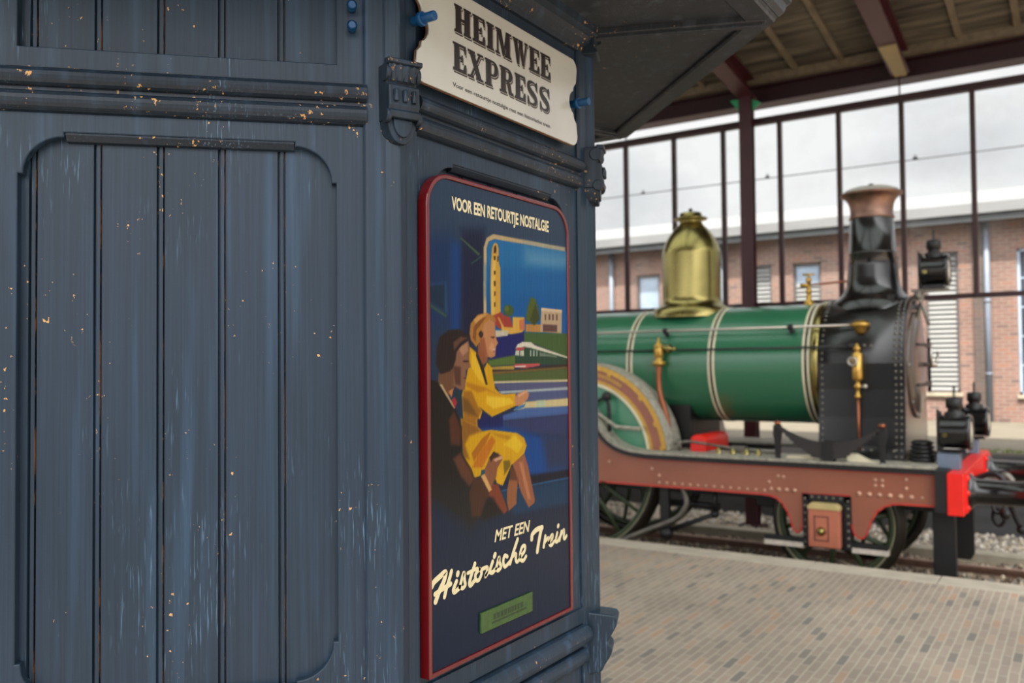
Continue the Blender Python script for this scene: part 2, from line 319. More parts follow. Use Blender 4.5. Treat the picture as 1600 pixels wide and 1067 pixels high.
# ------------------------------------------------------------------ mesh helpers
class MB:
    """Collects shapes in world coordinates; build() links them as ONE mesh object."""
    def __init__(s): s.v = []; s.f = []; s.m = []; s.s = []
    def add(s, vs, fs, mi=0, sm=False):
        o = len(s.v); s.v += [tuple(p) for p in vs]
        for f in fs: s.f.append([o+i for i in f]); s.m.append(mi); s.s.append(sm)
        return s
    def box(s, x0, x1, y0, y1, z0, z1, mi=0):
        vs = [(x, y, z) for x in (x0, x1) for y in (y0, y1) for z in (z0, z1)]
        return s.add(vs, [(0, 1, 3, 2), (4, 6, 7, 5), (0, 4, 5, 1), (2, 3, 7, 6), (0, 2, 6, 4), (1, 5, 7, 3)], mi)
    def prism(s, poly, fn, d0, d1, mi=0, sm=False):
        """poly: 2-D outline, fn(a, b, d) -> world point"""
        n = len(poly)
        vs = [fn(a, b, d0) for a, b in poly] + [fn(a, b, d1) for a, b in poly]
        s.add(vs, [list(range(n))[::-1], list(range(n, 2*n))], mi)
        return s.add(vs, [(i, (i+1) % n, n+(i+1) % n, n+i) for i in range(n)], mi, sm)
    def tube(s, p0, p1, r, n=12, r1=None, mi=0, caps=True, sm=True):
        p0, p1 = Vector(p0), Vector(p1); ax = (p1-p0).normalized()
        a = ax.orthogonal().normalized(); b = ax.cross(a); r1 = r if r1 is None else r1
        ring = [(math.cos(2*PI*i/n), math.sin(2*PI*i/n)) for i in range(n)]
        vs = [p0+(a*c+b*d)*r for c, d in ring] + [p1+(a*c+b*d)*r1 for c, d in ring]
        s.add(vs, [(i, (i+1) % n, n+(i+1) % n, n+i) for i in range(n)], mi, sm)
        if caps: s.add(vs, [list(range(n))[::-1], list(range(n, 2*n))], mi)
        return s
    def path(s, pts, r, n=8, mi=0, smooth=True):
        pts = [Vector(p) for p in pts]
        if smooth and len(pts) > 2: pts = catmull(pts, 6)
        vs = []; m = len(pts); ref = None
        for i, p in enumerate(pts):
            t = (pts[min(i+1, m-1)]-pts[max(i-1, 0)]).normalized()
            a = t.orthogonal().normalized() if ref is None else (ref - t*ref.dot(t)).normalized()
            ref = a; b = t.cross(a)
            vs += [p+(a*math.cos(2*PI*k/n)+b*math.sin(2*PI*k/n))*r for k in range(n)]
        fs = [(i*n+k, i*n+(k+1) % n, (i+1)*n+(k+1) % n, (i+1)*n+k) for i in range(m-1) for k in range(n)]
        s.add(vs, fs, mi, True)
        return s.add(vs, [list(range(n))[::-1], list(range((m-1)*n, m*n))], mi)
    def lathe(s, prof, origin, axis='Z', n=32, mi=0, a0=0.0, a1=2*PI, sm=True, closed=False):
        """prof: (radius, height) along the axis from origin"""
        o = Vector(origin); full = abs(a1-a0-2*PI) < 1e-6; k = n if full else n+1; vs = []
        for j in range(k):
            a = a0+(a1-a0)*j/n; c, d = math.cos(a), math.sin(a)
            for r, h in prof:
                if axis == 'Z': p = (r*c, r*d, h)
                elif axis == 'X': p = (h, r*c, r*d)
                else: p = (r*c, h, r*d)
                vs.append(o+Vector(p))
        m = len(prof); fs = []
        for j in range(n):
            j2 = (j+1) % k
            for i in range(m if closed else m-1):
                i2 = (i+1) % m
                fs.append((j*m+i, j2*m+i, j2*m+i2, j*m+i2))
        return s.add(vs, fs, mi, sm)
    def rivet(s, p, nrm, r=0.014, mi=0):
        p, nrm = Vector(p), Vector(nrm).normalized(); a = nrm.orthogonal().normalized(); b = nrm.cross(a); vs = []
        for k, h in ((1.0, 0.0), (0.8, 0.5)):
            vs += [p+(a*math.cos(PI*i/4)+b*math.sin(PI*i/4))*r*k+nrm*r*h for i in range(8)]
        vs.append(p+nrm*r*0.75)
        fs = [(i, (i+1) % 8, 8+(i+1) % 8, 8+i) for i in range(8)] + [(8+i, 8+(i+1) % 8, 16) for i in range(8)]
        return s.add(vs, fs, mi, True)
    def ball(s, p, r, mi=0, n=12, sq=(1, 1, 1)):
        p = Vector(p); vs = []; h = n//2
        for i in range(h+1):
            th = PI*i/h
            for k in range(n):
                vs.append(p+Vector((r*sq[0]*math.sin(th)*math.cos(2*PI*k/n), r*sq[1]*math.sin(th)*math.sin(2*PI*k/n), r*sq[2]*math.cos(th))))
        return s.add(vs, [(i*n+k, (i+1)*n+k, (i+1)*n+(k+1) % n, i*n+(k+1) % n) for i in range(h) for k in range(n)], mi, True)
    def mesh(s, me, fn, mi=0):
        return s.add([fn(*v.co) for v in me.vertices], [list(p.vertices) for p in me.polygons], mi)
    def build(s, name, mats, parent=None, bevel=0.0, seg=2, flip=True):
        if not isinstance(mats, (list, tuple)): mats = [mats]
        org = ORIGIN.get(parent.name, Vector()) if parent else Vector()
        me = bpy.data.meshes.new(name)
        me.from_pydata([tuple(Vector(p)-org) for p in s.v], [], s.f)
        for m in mats: me.materials.append(M[m])
        me.polygons.foreach_set('material_index', s.m); me.polygons.foreach_set('use_smooth', s.s)
        if flip:
            bm = bmesh.new(); bm.from_mesh(me)
            bmesh.ops.remove_doubles(bm, verts=bm.verts, dist=1e-5)
            bmesh.ops.recalc_face_normals(bm, faces=bm.faces); bm.to_mesh(me); bm.free()
        o = bpy.data.objects.new(name, me); COL.objects.link(o)
        if parent: o.parent = parent; ORIGIN[o.name] = org
        if bevel:
            b = o.modifiers.new('edge', 'BEVEL'); b.width = bevel; b.segments = seg; b.limit_method = 'ANGLE'; b.angle_limit = math.radians(40); b.harden_normals = False
        return o
ORIGIN = {}
def catmull(pts, k=8):
    pts = [Vector(p) for p in pts]; q = [pts[0]*2-pts[1]]+pts+[pts[-1]*2-pts[-2]]; out = []
    for i in range(1, len(q)-2):
        for j in range(k):
            t = j/k; a, b, c, d = q[i-1], q[i], q[i+1], q[i+2]
            out.append(0.5*((2*b)+(c-a)*t+(2*a-5*b+4*c-d)*t*t+(3*b-a-3*c+d)*t**3))
    return out+[pts[-1]]
def thing(name, label, cat, loc, group=None):
    o = bpy.data.objects.new(name, None); COL.objects.link(o); o.location = loc; o.empty_display_size = 0.1
    o['label'] = label; o['category'] = cat
    if group: o['group'] = group
    ORIGIN[o.name] = Vector(loc)
    return o
def tag(o, label, cat, group=None):
    o['label'] = label; o['category'] = cat
    if group: o['group'] = group
    return o
def struct(o): o['kind'] = 'structure'; return o
def plate(outer, holes=(), thick=0.01, bev=0.0):
    """flat plate with holes in its own XY plane, z from 0 to thick"""
    cu = bpy.data.curves.new('plate', 'CURVE'); cu.dimensions = '2D'; cu.fill_mode = 'BOTH'
    cu.extrude = thick/2-bev; cu.bevel_depth = bev; cu.bevel_resolution = 1; cu.offset = -bev
    for ring in [outer]+list(holes):
        sp = cu.splines.new('POLY'); sp.points.add(len(ring)-1); sp.use_cyclic_u = True
        for p, q in zip(sp.points, ring): p.co = (q[0], q[1], 0, 1)
    ob = bpy.data.objects.new('plate', cu); me = bpy.data.meshes.new_from_object(ob)
    for v in me.vertices: v.co.z += thick/2
    bpy.data.objects.remove(ob); return me
def text_mesh(body, size=1.0, off=0.0, ext=0.0005, shear=0.0):
    cu = bpy.data.curves.new('words', 'FONT'); cu.body = body; cu.size = size; cu.offset = off; cu.extrude = ext; cu.shear = shear; cu.resolution_u = 4
    ob = bpy.data.objects.new('words', cu); me = bpy.data.meshes.new_from_object(ob); bpy.data.objects.remove(ob)
    xs = [v.co.x for v in me.vertices]; ys = [v.co.y for v in me.vertices]
    return me, min(xs), max(xs), min(ys), max(ys)
def arc(cx, cy, r, a0, a1, n=10, ry=None):
    ry = r if ry is None else ry
    return [(cx+r*math.cos(math.radians(a0+(a1-a0)*i/n)), cy+ry*math.sin(math.radians(a0+(a1-a0)*i/n))) for i in range(n+1)]
def ribbon(mb, pts, w, fn, d0, d1, k=6, mi=0):
    """flat brush stroke of width w along 2-D pts with round ends"""
    P = [Vector((a, b, 0)) for a, b in pts]
    P = catmull(P, k) if len(P) > 2 else P
    L, R = [], []
    for i, p in enumerate(P):
        t = (P[min(i+1, len(P)-1)]-P[max(i-1, 0)]).normalized(); n = Vector((-t.y, t.x, 0))*w/2
        L.append(p+n); R.append(p-n)
    for i in range(len(P)-1):
        q = [L[i], R[i], R[i+1], L[i+1]]
        mb.add([fn(v.x, v.y, d1) for v in q], [(0, 1, 2, 3)], mi)
    for c, t in ((P[0], P[0]-P[1]), (P[-1], P[-1]-P[-2])):
        a0 = math.atan2(t.y, t.x)-PI/2
        mb.add([fn(c.x+w/2*math.cos(a0+PI*j/8), c.y+w/2*math.sin(a0+PI*j/8), d1) for j in range(9)], [list(range(9))], mi)
    return mb

# ------------------------------------------------------------------ large structure: platform, ground, dock
TRACK_Y, RAIL_Z = 9.5, -0.386
b = MB(); b.box(-24, 14, -2.4, 7.55, -0.9, 0.0); floor = struct(b.build('floor', 'paving'))
b = MB()
x = -24.0
while x < 14:
    b.box(x+0.004, x+0.996, 7.554, 7.85, -0.62, 0.004); x += 1.0
kerb = struct(b.build('trim_1', 'kerb', bevel=0.006))
kerb['label'] = 'pale worn stone kerb along the platform edge'
b = MB(); b.box(-60, 50, 7.85, 12.7, -0.9, -0.47); struct(b.build('ground', 'ballast'))
b = MB(); b.box(-60, 50, -60, -2.4, -0.9, -0.1); struct(b.build('ground', 'dark_yard'))  # unseen yard, made dark to cut light bounced onto the kiosk
b = MB(); b.box(-40, 24, 12.62, 19.0, -0.9, 0.575); struct(b.build('pavement', 'dock'))
b = MB(); b.box(-40, 24, 12.56, 12.62, -0.9, 0.55); struct(b.build('wall_dock', 'dock_wall'))
b = MB(); b.box(-24, 14, 10.82, 11.06, -0.8, -0.372); o = struct(b.build('trim_2', 'concrete', bevel=0.01))
o['label'] = 'low concrete kerb beyond the far rail'

# ------------------------------------------------------------------ ticket kiosk
KC = Vector((-2.408, 1.949, 0)); AP = 1.108; CR = 1.1994; SIDE = 0.918
kiosk = thing('ticket_kiosk', 'old dark blue octagonal wooden ticket kiosk with chipped paint on the brick platform', 'kiosk', KC)
def face(th):
    n = Vector((math.cos(th), math.sin(th), 0)); t = Vector((-math.sin(th), math.cos(th), 0))
    return lambda s, d, z: KC + n*(AP+d) + t*s + Vector((0, 0, z))
FACES = [face(math.radians(45*i)) for i in range(8)]
b = MB(); b.lathe([(CR-0.075, 0.02), (CR-0.075, 2.80)], KC, n=8, a0=PI/8, a1=PI/8+2*PI, sm=False)
b.build('inner_shell', 'black_matt', kiosk)

def panel_opening(z0, z1, w=0.328, st=0.010, r=0.080):
    pts = []
    for (cx, cz, a0) in ((w-st-r, z0+st+r, -90), (w-st-r, z1-st-r, 0), (-w+st+r, z1-st-r, 90), (-w+st+r, z0+st+r, 180)):
        a = arc(cx, cz, r, a0, a0+90, 10)
        sx = 1 if cx > 0 else -1; sz = 1 if cz > (z0+z1)/2 else -1
        first, last = a[0], a[-1]
        if a0 in (-90, 90): pre = (first[0]-0.0, cz+sz*(r+st)); post = (cx+sx*(r+st), last[1])
        else: pre = (cx+sx*(r+st), first[1]); post = (last[0], cz+sz*(r+st))
        pts += [pre]+a+[post]
    return pts
def boards_profile(w, d, first, pitch=0.128):
    """matchboarding: bead between two grooves at each joint"""
    js = [first+pitch*k for k in range(-6, 7) if -w+0.02 < first+pitch*k < w-0.02]
    pr = [(-w, d)]
    for j in js:
        pr += [(j-0.0095, d), (j-0.0075, d-0.010), (j-0.0045, d-0.010), (j-0.0035, d-0.001), (j+0.0035, d-0.001), (j+0.0045, d-0.010), (j+0.0068, d-0.010), (j+0.0080, d)]
    return pr+[(w, d)]
def extrude_profile(mb, prof, F, z0, z1):
    n = len(prof); vs = [F(s, d, z0) for s, d in prof]+[F(s, d, z1) for s, d in prof]
    for i in range(n-1):
        worn = abs(prof[i+1][1]-prof[i][1]) > 0.005 and (i-1) % 8 in (4, 5, 6)
        mb.add([vs[i], vs[i+1], vs[n+i+1], vs[n+i]], [(0, 1, 2, 3)], 1 if worn else 0)
    return mb
def along(mb, prof, F, s0, s1):
    """moulding: (d, z) profile swept along a face, with closed ends"""
    n = len(prof); vs = [F(s0, d, z) for d, z in prof]+[F(s1, d, z) for d, z in prof]
    mb.add(vs, [(i, i+1, n+i+1, n+i) for i in range(n-1)], 0, False)
    return mb.add(vs, [list(range(n)), list(range(n, 2*n))[::-1]])
def torus_prof(zt, zb, d):
    c = (zt+zb)/2; h = (zt-zb)/2
    return [(-0.02, zt)]+[(d*0.25, zt)]+[(d*0.25+d*0.75*math.sin(PI*k/8), c+h*math.cos(PI*k/8)) for k in range(9)]+[(d*0.25, zb), (-0.02, zb)]
EDGE = 0.396
for i, F in enumerate(FACES):
    seen = i in (0, 7)
    # main panel: boards set back behind a frame with shouldered round corners
    b = MB(); extrude_profile(b, boards_profile(0.352, -0.024, -0.048), F, 1.03, 2.29); b.build('board_panel', ['blue', 'edge_worn'], kiosk)
    me = plate([(-EDGE, 0.955), (EDGE, 0.955), (EDGE, 2.305), (-EDGE, 2.305)], [panel_opening(1.06, 2.262)], 0.026, 0.003)
    b = MB(); b.mesh(me, lambda a, c, d: F(a, d-0.026, c))
    for sx in (-1, 1): b.prism([(sx*(EDGE-0.0035), -0.004), (sx*(EDGE+0.0005), -0.004), (sx*(EDGE+0.0005), 0.0008), (sx*(EDGE-0.0035), 0.0008)], lambda a, c, d: F(a, c, d), 0.96, 2.30, 1)
    b.build('panel_frame', ['blue', 'edge_worn'], kiosk)
    # a plain moulding under the top edge of the opening
    b = MB(); along(b, [(-0.024, 2.268), (-0.004, 2.266), (-0.002, 2.258), (-0.012, 2.246), (-0.024, 2.244)], F, -0.236, 0.236); b.build('panel_bead', 'blue_worn', kiosk)
    # belt mouldings
    b = MB(); along(b, torus_prof(2.396, 2.354, 0.032), F, -EDGE, EDGE); along(b, torus_prof(2.348, 2.306, 0.024), F, -EDGE, EDGE)
    along(b, [(-0.02, 2.405), (0.010, 2.398), (0.010, 2.306), (-0.02, 2.30)], F, -EDGE, EDGE); b.build('belt_moulding', 'blue_worn', kiosk)
    b = MB(); along(b, [(-0.02, 1.02), (0.008, 1.015), (0.008, 0.97), (-0.02, 0.965)], F, -EDGE, EDGE)
    along(b, torus_prof(0.965, 0.905, 0.038), F, -EDGE, EDGE); along(b, torus_prof(0.895, 0.845, 0.026), F, -EDGE, EDGE)
    b.build('sill_moulding', 'blue', kiosk)
    # frieze with its own sunk boarded panel
    b = MB(); extrude_profile(b, boards_profile(0.345, -0.026, -0.048), F, 2.42, 2.72); b.build('frieze_boards', ['blue', 'edge_worn'], kiosk)
    me = plate([(-EDGE, 2.395), (EDGE, 2.395), (EDGE, 2.80), (-EDGE, 2.80)], [[(-0.33, 2.443), (0.33, 2.443), (0.33, 2.705), (-0.33, 2.705)]], 0.028, 0.002)
    b = MB(); b.mesh(me, lambda a, c, d: F(a, d-0.028, c)); b.build('frieze_frame', 'blue', kiosk)
    # skirting panel
    me = plate([(-EDGE, 0.0), (EDGE, 0.0), (EDGE, 0.86), (-EDGE, 0.86)], [[(-0.31, 0.18), (0.31, 0.18), (0.31, 0.74), (-0.31, 0.74)]], 0.026, 0.003)
    b = MB(); b.mesh(me, lambda a, c, d: F(a, d-0.026, c)); b.build('skirting_frame', 'blue', kiosk)
    b = MB(); extrude_profile(b, boards_profile(0.34, -0.03, -0.048), F, 0.1, 0.8); b.build('skirting_boards', ['blue', 'edge_worn'], kiosk)
    # crown moulding below the soffit
    b = MB(); hw = 0.40
    along(b, [(-0.02, 2.735), (0.012, 2.735), (0.016, 2.75), (0.034, 2.765), (0.04, 2.78), (0.058, 2.79), (0.06, 2.815), (-0.02, 2.815)], F, -0.44, 0.44); b.build('crown_moulding', 'blue_worn', kiosk)

def corner_section(th, e=0.012):
    """outline of the corner post: two flanks along the neighbouring faces and a rounded arris"""
    F0, F1 = face(th-PI/8), face(th+PI/8); h = SIDE/2
    r = Vector((math.cos(th), math.sin(th), 0))
    p = [F0(0.388, -0.04, 0), F0(0.388, e*0.4, 0), F0(0.394, e, 0), F0(0.432, e, 0), F0(0.438, e+0.004, 0), F0(h-0.008, e+0.008, 0)]
    p += [KC+r*(CR+0.028)]
    p += [F1(-h+0.008, e+0.008, 0), F1(-0.438, e+0.004, 0), F1(-0.432, e, 0), F1(-0.394, e, 0), F1(-0.388, e*0.4, 0), F1(-0.388, -0.04, 0)]
    return [(q.x, q.y) for q in p]
CAP = [(-0.03, 2.440), (0.044, 2.438), (0.048, 2.430), (0.044, 2.415), (0.036, 2.400), (0.030, 2.392), (0.046, 2.386), (0.048, 2.340), (0.044, 2.332), (0.054, 2.326), (0.050, 2.312), (0.034, 2.300), (0.030, 2.285), (0.026, 2.268), (0.012, 2.252), (-0.03, 2.25)]
for i in range(8):
    th = PI/8+i*PI/4
    r = Vector((math.cos(th), math.sin(th), 0)); t = Vector((-math.sin(th), math.cos(th), 0))
    R = lambda a, c, d: KC + r*(CR+0.005+a) + t*d + Vector((0, 0, c))
    b = MB(); b.prism(corner_section(th), lambda a, c, d: (a, c, d), 0.0, 2.745)
    post = b.build('corner_post', 'blue', kiosk, bevel=0.004)
    # carved capital at the belt
    b = MB(); b.prism([q for q in CAP if q[1] > 2.305]+[(-0.03, 2.312)], R, -0.038, 0.038)
    b.prism(arc(0, 2.312, 0.036, 180, 360, 12, 0.055), lambda a, c, d: R(d, c, a), -0.02, 0.034)
    b.prism(arc(0, 2.312, 0.024, 180, 360, 12, 0.040), lambda a, c, d: R(d, c, a), 0.03, 0.040)
    b.prism([(0.03, 2.446), (0.054, 2.444), (0.054, 2.434), (0.03, 2.428)], R, -0.043, 0.043)
    for k in (-0.026, -0.009, 0.009, 0.026):      # fluted leaves and three pegs
        b.tube(R(0.044, 2.434, k), R(0.034, 2.398, k*0.9), 0.0075, 8)
    for k in (-0.022, 0.0, 0.022): b.tube(R(0.050, 2.376, k), R(0.050, 2.348, k), 0.0065, 8)
    for k in (-0.038, 0.038):
        b.tube(R(0.028, 2.416, k-0.005), R(0.028, 2.416, k+0.005), 0.020, 14); b.tube(R(0.034, 2.318, k-0.006), R(0.034, 2.318, k+0.006), 0.017, 12)
    b.build('capital', 'blue_worn', post, bevel=0.003)
    # corbel at sill height
    b = MB(); b.prism([(-0.02, 0.995), (0.070, 0.988), (0.078, 0.975), (0.074, 0.955), (0.060, 0.930), (0.046, 0.905), (0.058, 0.893), (0.062, 0.880), (0.052, 0.858), (0.038, 0.836), (0.028, 0.815), (-0.02, 0.80)], R, -0.044, 0.044)
    b.build('corbel', 'blue', post, bevel=0.005)
    # small head block under the soffit, and a plinth block
    b = MB(); b.prism([(-0.03, 2.73), (0.034, 2.73), (0.040, 2.738), (0.030, 2.75), (0.030, 2.80), (0.046, 2.812), (-0.03, 2.812)], R, -0.046, 0.046); b.build('head_block', 'blue_worn', post, bevel=0.003)
    b = MB(); b.prism([(-0.03, 0.0), (0.06, 0.0), (0.06, 0.20), (0.03, 0.23), (-0.03, 0.23)], R, -0.06, 0.06); b.build('plinth_block', 'blue', post, bevel=0.004)

# roof: soffit boards, border and ribs, eaves moulding, slopes
EV = 1.814
rf = MB(); rf.lathe([(CR-0.1, 2.815), (EV-0.02, 2.815), (EV-0.02, 2.90), (0.9, 3.25), (0.12, 3.55), (0.0, 3.56)], KC, n=8, a0=PI/8, a1=PI/8+2*PI, sm=False)
roof = rf.build('roof', 'blue_dark', kiosk)
b = MB(); b.lathe([(EV-0.115, 2.822), (EV-0.115, 2.806), (EV-0.108, 2.800), (EV-0.035, 2.800), (EV-0.030, 2.806), (EV-0.030, 2.822)], KC, n=8, a0=PI/8, a1=PI/8+2*PI, sm=False)
b.build('soffit_border', 'blue_dark', roof)
b = MB(); b.lathe([(EV-0.045, 2.818), (EV-0.030, 2.812), (EV-0.004, 2.828), (EV+0.004, 2.85), (EV+0.018, 2.856), (EV+0.020, 2.90), (EV+0.032, 2.915), (EV+0.030, 2.935), (EV-0.05, 2.95)], KC, n=8, a0=PI/8, a1=PI/8+2*PI, sm=False)
b.build('eaves_moulding', 'blue_dark', roof)
for i in range(8):
    th = PI/8+i*PI/4; r = Vector((math.cos(th), math.sin(th), 0)); t = Vector((-math.sin(th), math.cos(th), 0))
    b = MB(); b.prism([(CR+0.03, -0.028), (EV-0.06, -0.028), (EV-0.06, 0.028), (CR+0.03, 0.028)], lambda a, c, d: KC+r*a+t*c+Vector((0, 0, d)), 2.797, 2.818)
    b.prism([(CR+0.03, -0.012), (EV-0.07, -0.012), (EV-0.07, 0.012), (CR+0.03, 0.012)], lambda a, c, d: KC+r*a+t*c+Vector((0, 0, d)), 2.788, 2.80)
    b.build('soffit_rib', 'blue_dark', roof, bevel=0.003)
F7 = FACES[7]
for z in (2.571, 2.525):
    b = MB(); b.tube(F7(0.364, 0.0, z), F7(0.364, 0.024, z), 0.010, 12); b.tube(F7(0.364, 0.024, z), F7(0.364, 0.03, z), 0.012, 12, r1=0.007)
    bo = b.build('bolt', 'bolt_blue', kiosk); bo['label'] = 'bright blue bolt on the kiosk frieze'

# ------------------------------------------------------------------ enamel sign on the frieze
SX = -1.268
sign = thing('enamel_sign', 'cream enamel sign reading HEIMWEE EXPRESS, bolted to the kiosk frieze', 'sign', (SX, 1.915, 2.545))
SY0, SY1, SZ0, SZ1 = 1.530, 2.294, 2.421, 2.684
zc = (SZ0+SZ1)/2
def sign_outline(g=0.0):
    y0, y1, z0, z1 = SY0+g, SY1-g, SZ0+g, SZ1-g
    out = [(y0+0.03, z0)] + arc(y1-0.03, z0+0.03, 0.03, -90, 0, 6)
    out += [(y1-0.006, zc-0.062), (y1-0.020, zc-0.048)] + arc(y1-0.012, zc, 0.036, 250, 110, 8) + [(y1-0.020, zc+0.048), (y1-0.006, zc+0.062)]
    out += arc(y1-0.03, z1-0.03, 0.03, 0, 90, 6) + arc(y0+0.03, z1-0.03, 0.03, 90, 180, 6)
    out += [(y0+0.006, zc+0.062), (y0+0.020, zc+0.048)] + arc(y0+0.012, zc, 0.036, 70, -70, 8) + [(y0+0.020, zc-0.048), (y0+0.006, zc-0.062)]
    out += arc(y0+0.03, z0+0.03, 0.03, 180, 262, 6)
    return out
SF = lambda a, c, d: (SX+d, a, c)
me = plate(sign_outline(), [], 0.005, 0.0015)
b = MB(); b.mesh(me, lambda a, c, d: SF(a, c, d-0.005)); b.build('enamel_plate', 'enamel', sign)
me = plate(sign_outline(-0.002), [], 0.004, 0.001)
b = MB(); b.mesh(me, lambda a, c, d: SF(a, c, d-0.0095)); b.build('rusty_edge', 'rust', sign)
for (y, z) in ((SY0+0.014, zc+0.012), (SY1-0.008, zc)):
    b = MB(); b.tube((SX-0.03, y, z), (SX+0.045, y, z), 0.0115, 14); b.tube((SX+0.0, y, z), (SX+0.012, y, z), 0.017, 14); b.build('bolt', 'bolt_blue', sign, bevel=0.002)

def E_glyph():
    return [[(0.10, 0), (0.48, 0), (0.48, 1), (0.10, 1)], [(0, 0), (1, 0), (1, 0.34), (0.88, 0.34), (0.78, 0.13), (0, 0.10)], [(0, 0.91), (0.80, 0.90), (0.90, 0.70), (0.98, 0.70), (0.98, 1), (0, 1)],
            [(0.42, 0.46), (0.60, 0.46), (0.66, 0.38), (0.74, 0.38), (0.74, 0.64), (0.66, 0.64), (0.60, 0.56), (0.42, 0.56)]]
def serif(x0, x1, top): return [(x0, 1), (x1, 1), (x1, 0.91), (x0, 0.91)] if top else [(x0, 0), (x1, 0), (x1, 0.09), (x0, 0.09)]
GL = {
 'E': (0.80, E_glyph()),
 'H': (1.02, [[(0.08, 0), (0.40, 0), (0.40, 1), (0.08, 1)], [(0.60, 0), (0.92, 0), (0.92, 1), (0.60, 1)], [(0.36, 0.45), (0.64, 0.45), (0.64, 0.56), (0.36, 0.56)],
               serif(0, 0.45, 0), serif(0.55, 1, 0), serif(0, 0.45, 1), serif(0.55, 1, 1)]),
 'I': (0.50, [[(0.18, 0), (0.82, 0), (0.82, 1), (0.18, 1)], serif(0, 1, 0), serif(0, 1, 1)]),
 'M': (1.12, [[(0.10, 0), (0.18, 0), (0.18, 1), (0.10, 1)], [(0.08, 1), (0.36, 1), (0.60, 0.10), (0.46, 0.0)], [(0.86, 1), (0.68, 1), (0.46, 0.0), (0.54, 0.0)], [(0.66, 0), (0.90, 0), (0.90, 1), (0.66, 1)],
               serif(0, 0.28, 0), serif(0.58, 1, 0), serif(0, 0.34, 1), serif(0.68, 1, 1)]),
 'W': (1.12, [[(0.06, 1), (0.30, 1), (0.42, 0.0), (0.28, 0.0)], [(0.40, 1), (0.62, 1), (0.76, 0.0), (0.62, 0.0)], [(0.50, 0.82), (0.44, 0.86), (0.32, 0.0), (0.40, 0.0)], [(0.96, 1), (0.87, 1), (0.66, 0.0), (0.74, 0.0)],
               serif(0, 0.36, 1), serif(0.38, 0.66, 1), serif(0.78, 1, 1)]),
 'X': (1.0, [[(0.06, 1), (0.38, 1), (0.94, 0), (0.62, 0)], [(0.88, 1), (0.76, 1), (0.12, 0), (0.24, 0)], serif(0, 0.46, 1), serif(0.62, 1, 1), serif(0, 0.38, 0), serif(0.54, 1, 0)]),
 'P': (0.92, [[(0.10, 0), (0.46, 0), (0.46, 1), (0.10, 1)], serif(0, 0.56, 0), [(0, 1), (0.6, 1), (0.6, 0.91), (0, 0.91)], [(0.40, 0.40), (0.6, 0.40), (0.6, 0.49), (0.40, 0.49)],
               arc(0.6, 0.70, 0.40, -90, 90, 10, 0.30)+arc(0.6, 0.70, 0.12, 90, -90, 8, 0.21)]),
 'R': (0.98, [[(0.10, 0), (0.43, 0), (0.43, 1), (0.10, 1)], serif(0, 0.52, 0), [(0, 1), (0.56, 1), (0.56, 0.91), (0, 0.91)], [(0.38, 0.46), (0.56, 0.46), (0.56, 0.55), (0.38, 0.55)],
               arc(0.56, 0.73, 0.37, -90, 90, 10, 0.27)+arc(0.56, 0.73, 0.11, 90, -90, 8, 0.18), [(0.50, 0.50), (0.76, 0.46), (0.86, 0.12), (1.0, 0.12), (1.0, 0.0), (0.66, 0.0)]]),
}
def S_glyph(mb, x0, z0, w, h, fn, d, mi):
    cl = [(0.84, 0.76), (0.74, 0.90), (0.48, 0.945), (0.20, 0.86), (0.18, 0.68), (0.36, 0.56), (0.64, 0.44), (0.82, 0.30), (0.76, 0.12), (0.50, 0.055), (0.26, 0.10), (0.14, 0.26)]
    wd = [0.06, 0.09, 0.11, 0.20, 0.26, 0.28, 0.28, 0.26, 0.20, 0.11, 0.09, 0.06]
    P = catmull([Vector((x0+a*w, z0+c*h, 0)) for a, c in cl], 4); W = [wd[min(i//4, 11)]*(1-(i % 4)/4)+wd[min(i//4+1, 11)]*((i % 4)/4) for i in range(len(P))]
    L, R = [], []
    for i, p in enumerate(P):
        t = (P[min(i+1, len(P)-1)]-P[max(i-1, 0)]).normalized(); n = Vector((-t.y, t.x, 0))*W[i]*w*0.5
        L.append(p+n); R.append(p-n)
    for i in range(len(P)-1): mb.add([fn(q.x, q.y, d) for q in (L[i], R[i], R[i+1], L[i+1])], [(0, 1, 2, 3)], mi)
    for q, pl in enumerate(([(0.82, 1.0), (0.92, 1.0), (0.92, 0.64), (0.80, 0.70)], [(0.08, 0.0), (0.18, 0.0), (0.20, 0.30), (0.08, 0.36)])):
        mb.add([fn(x0+a*w, z0+c*h, d+0.00005*(q+1)) for a, c in pl], [(0, 1, 2, 3)], mi)
def slab_word(mb, word, y0, y1, z0, z1, fn, d, mi):
    adv = {k: v[0] for k, v in GL.items()}; adv['S'] = 0.88
    gap = 0.10; tot = sum(adv[c] for c in word)+gap*(len(word)-1); u = (y1-y0)/tot; x = y0
    for c in word:
        w = adv[c]*u
        if c == 'S': S_glyph(mb, x, z0, w, z1-z0, fn, d, mi)
        else:
            for q, pl in enumerate(GL[c][1]):
                mb.add([fn(x+a*w, z0+e*(z1-z0), d+q*0.00004) for a, e in pl], [list(range(len(pl)))], mi)
        x += w+gap*u
for (dy, dz, d, nm, mt) in ((0.0040, -0.0046, 0.0003, 'letter_shadow', 'ink'), (0.0014, -0.0016, 0.0008, 'letter_outline', 'ink_grey'), (-0.0004, 0.0004, 0.0013, 'lettering', 'ink')):
    b = MB()
    slab_word(b, 'HEIMWEE', 1.676+dy, 2.134+dy, 2.580+dz, 2.649+dz, SF, d, 0)
    slab_word(b, 'EXPRESS', 1.670+dy, 2.130+dy, 2.483+dz, 2.553+dz, SF, d, 0)
    b.build(nm, mt, sign, flip=False)
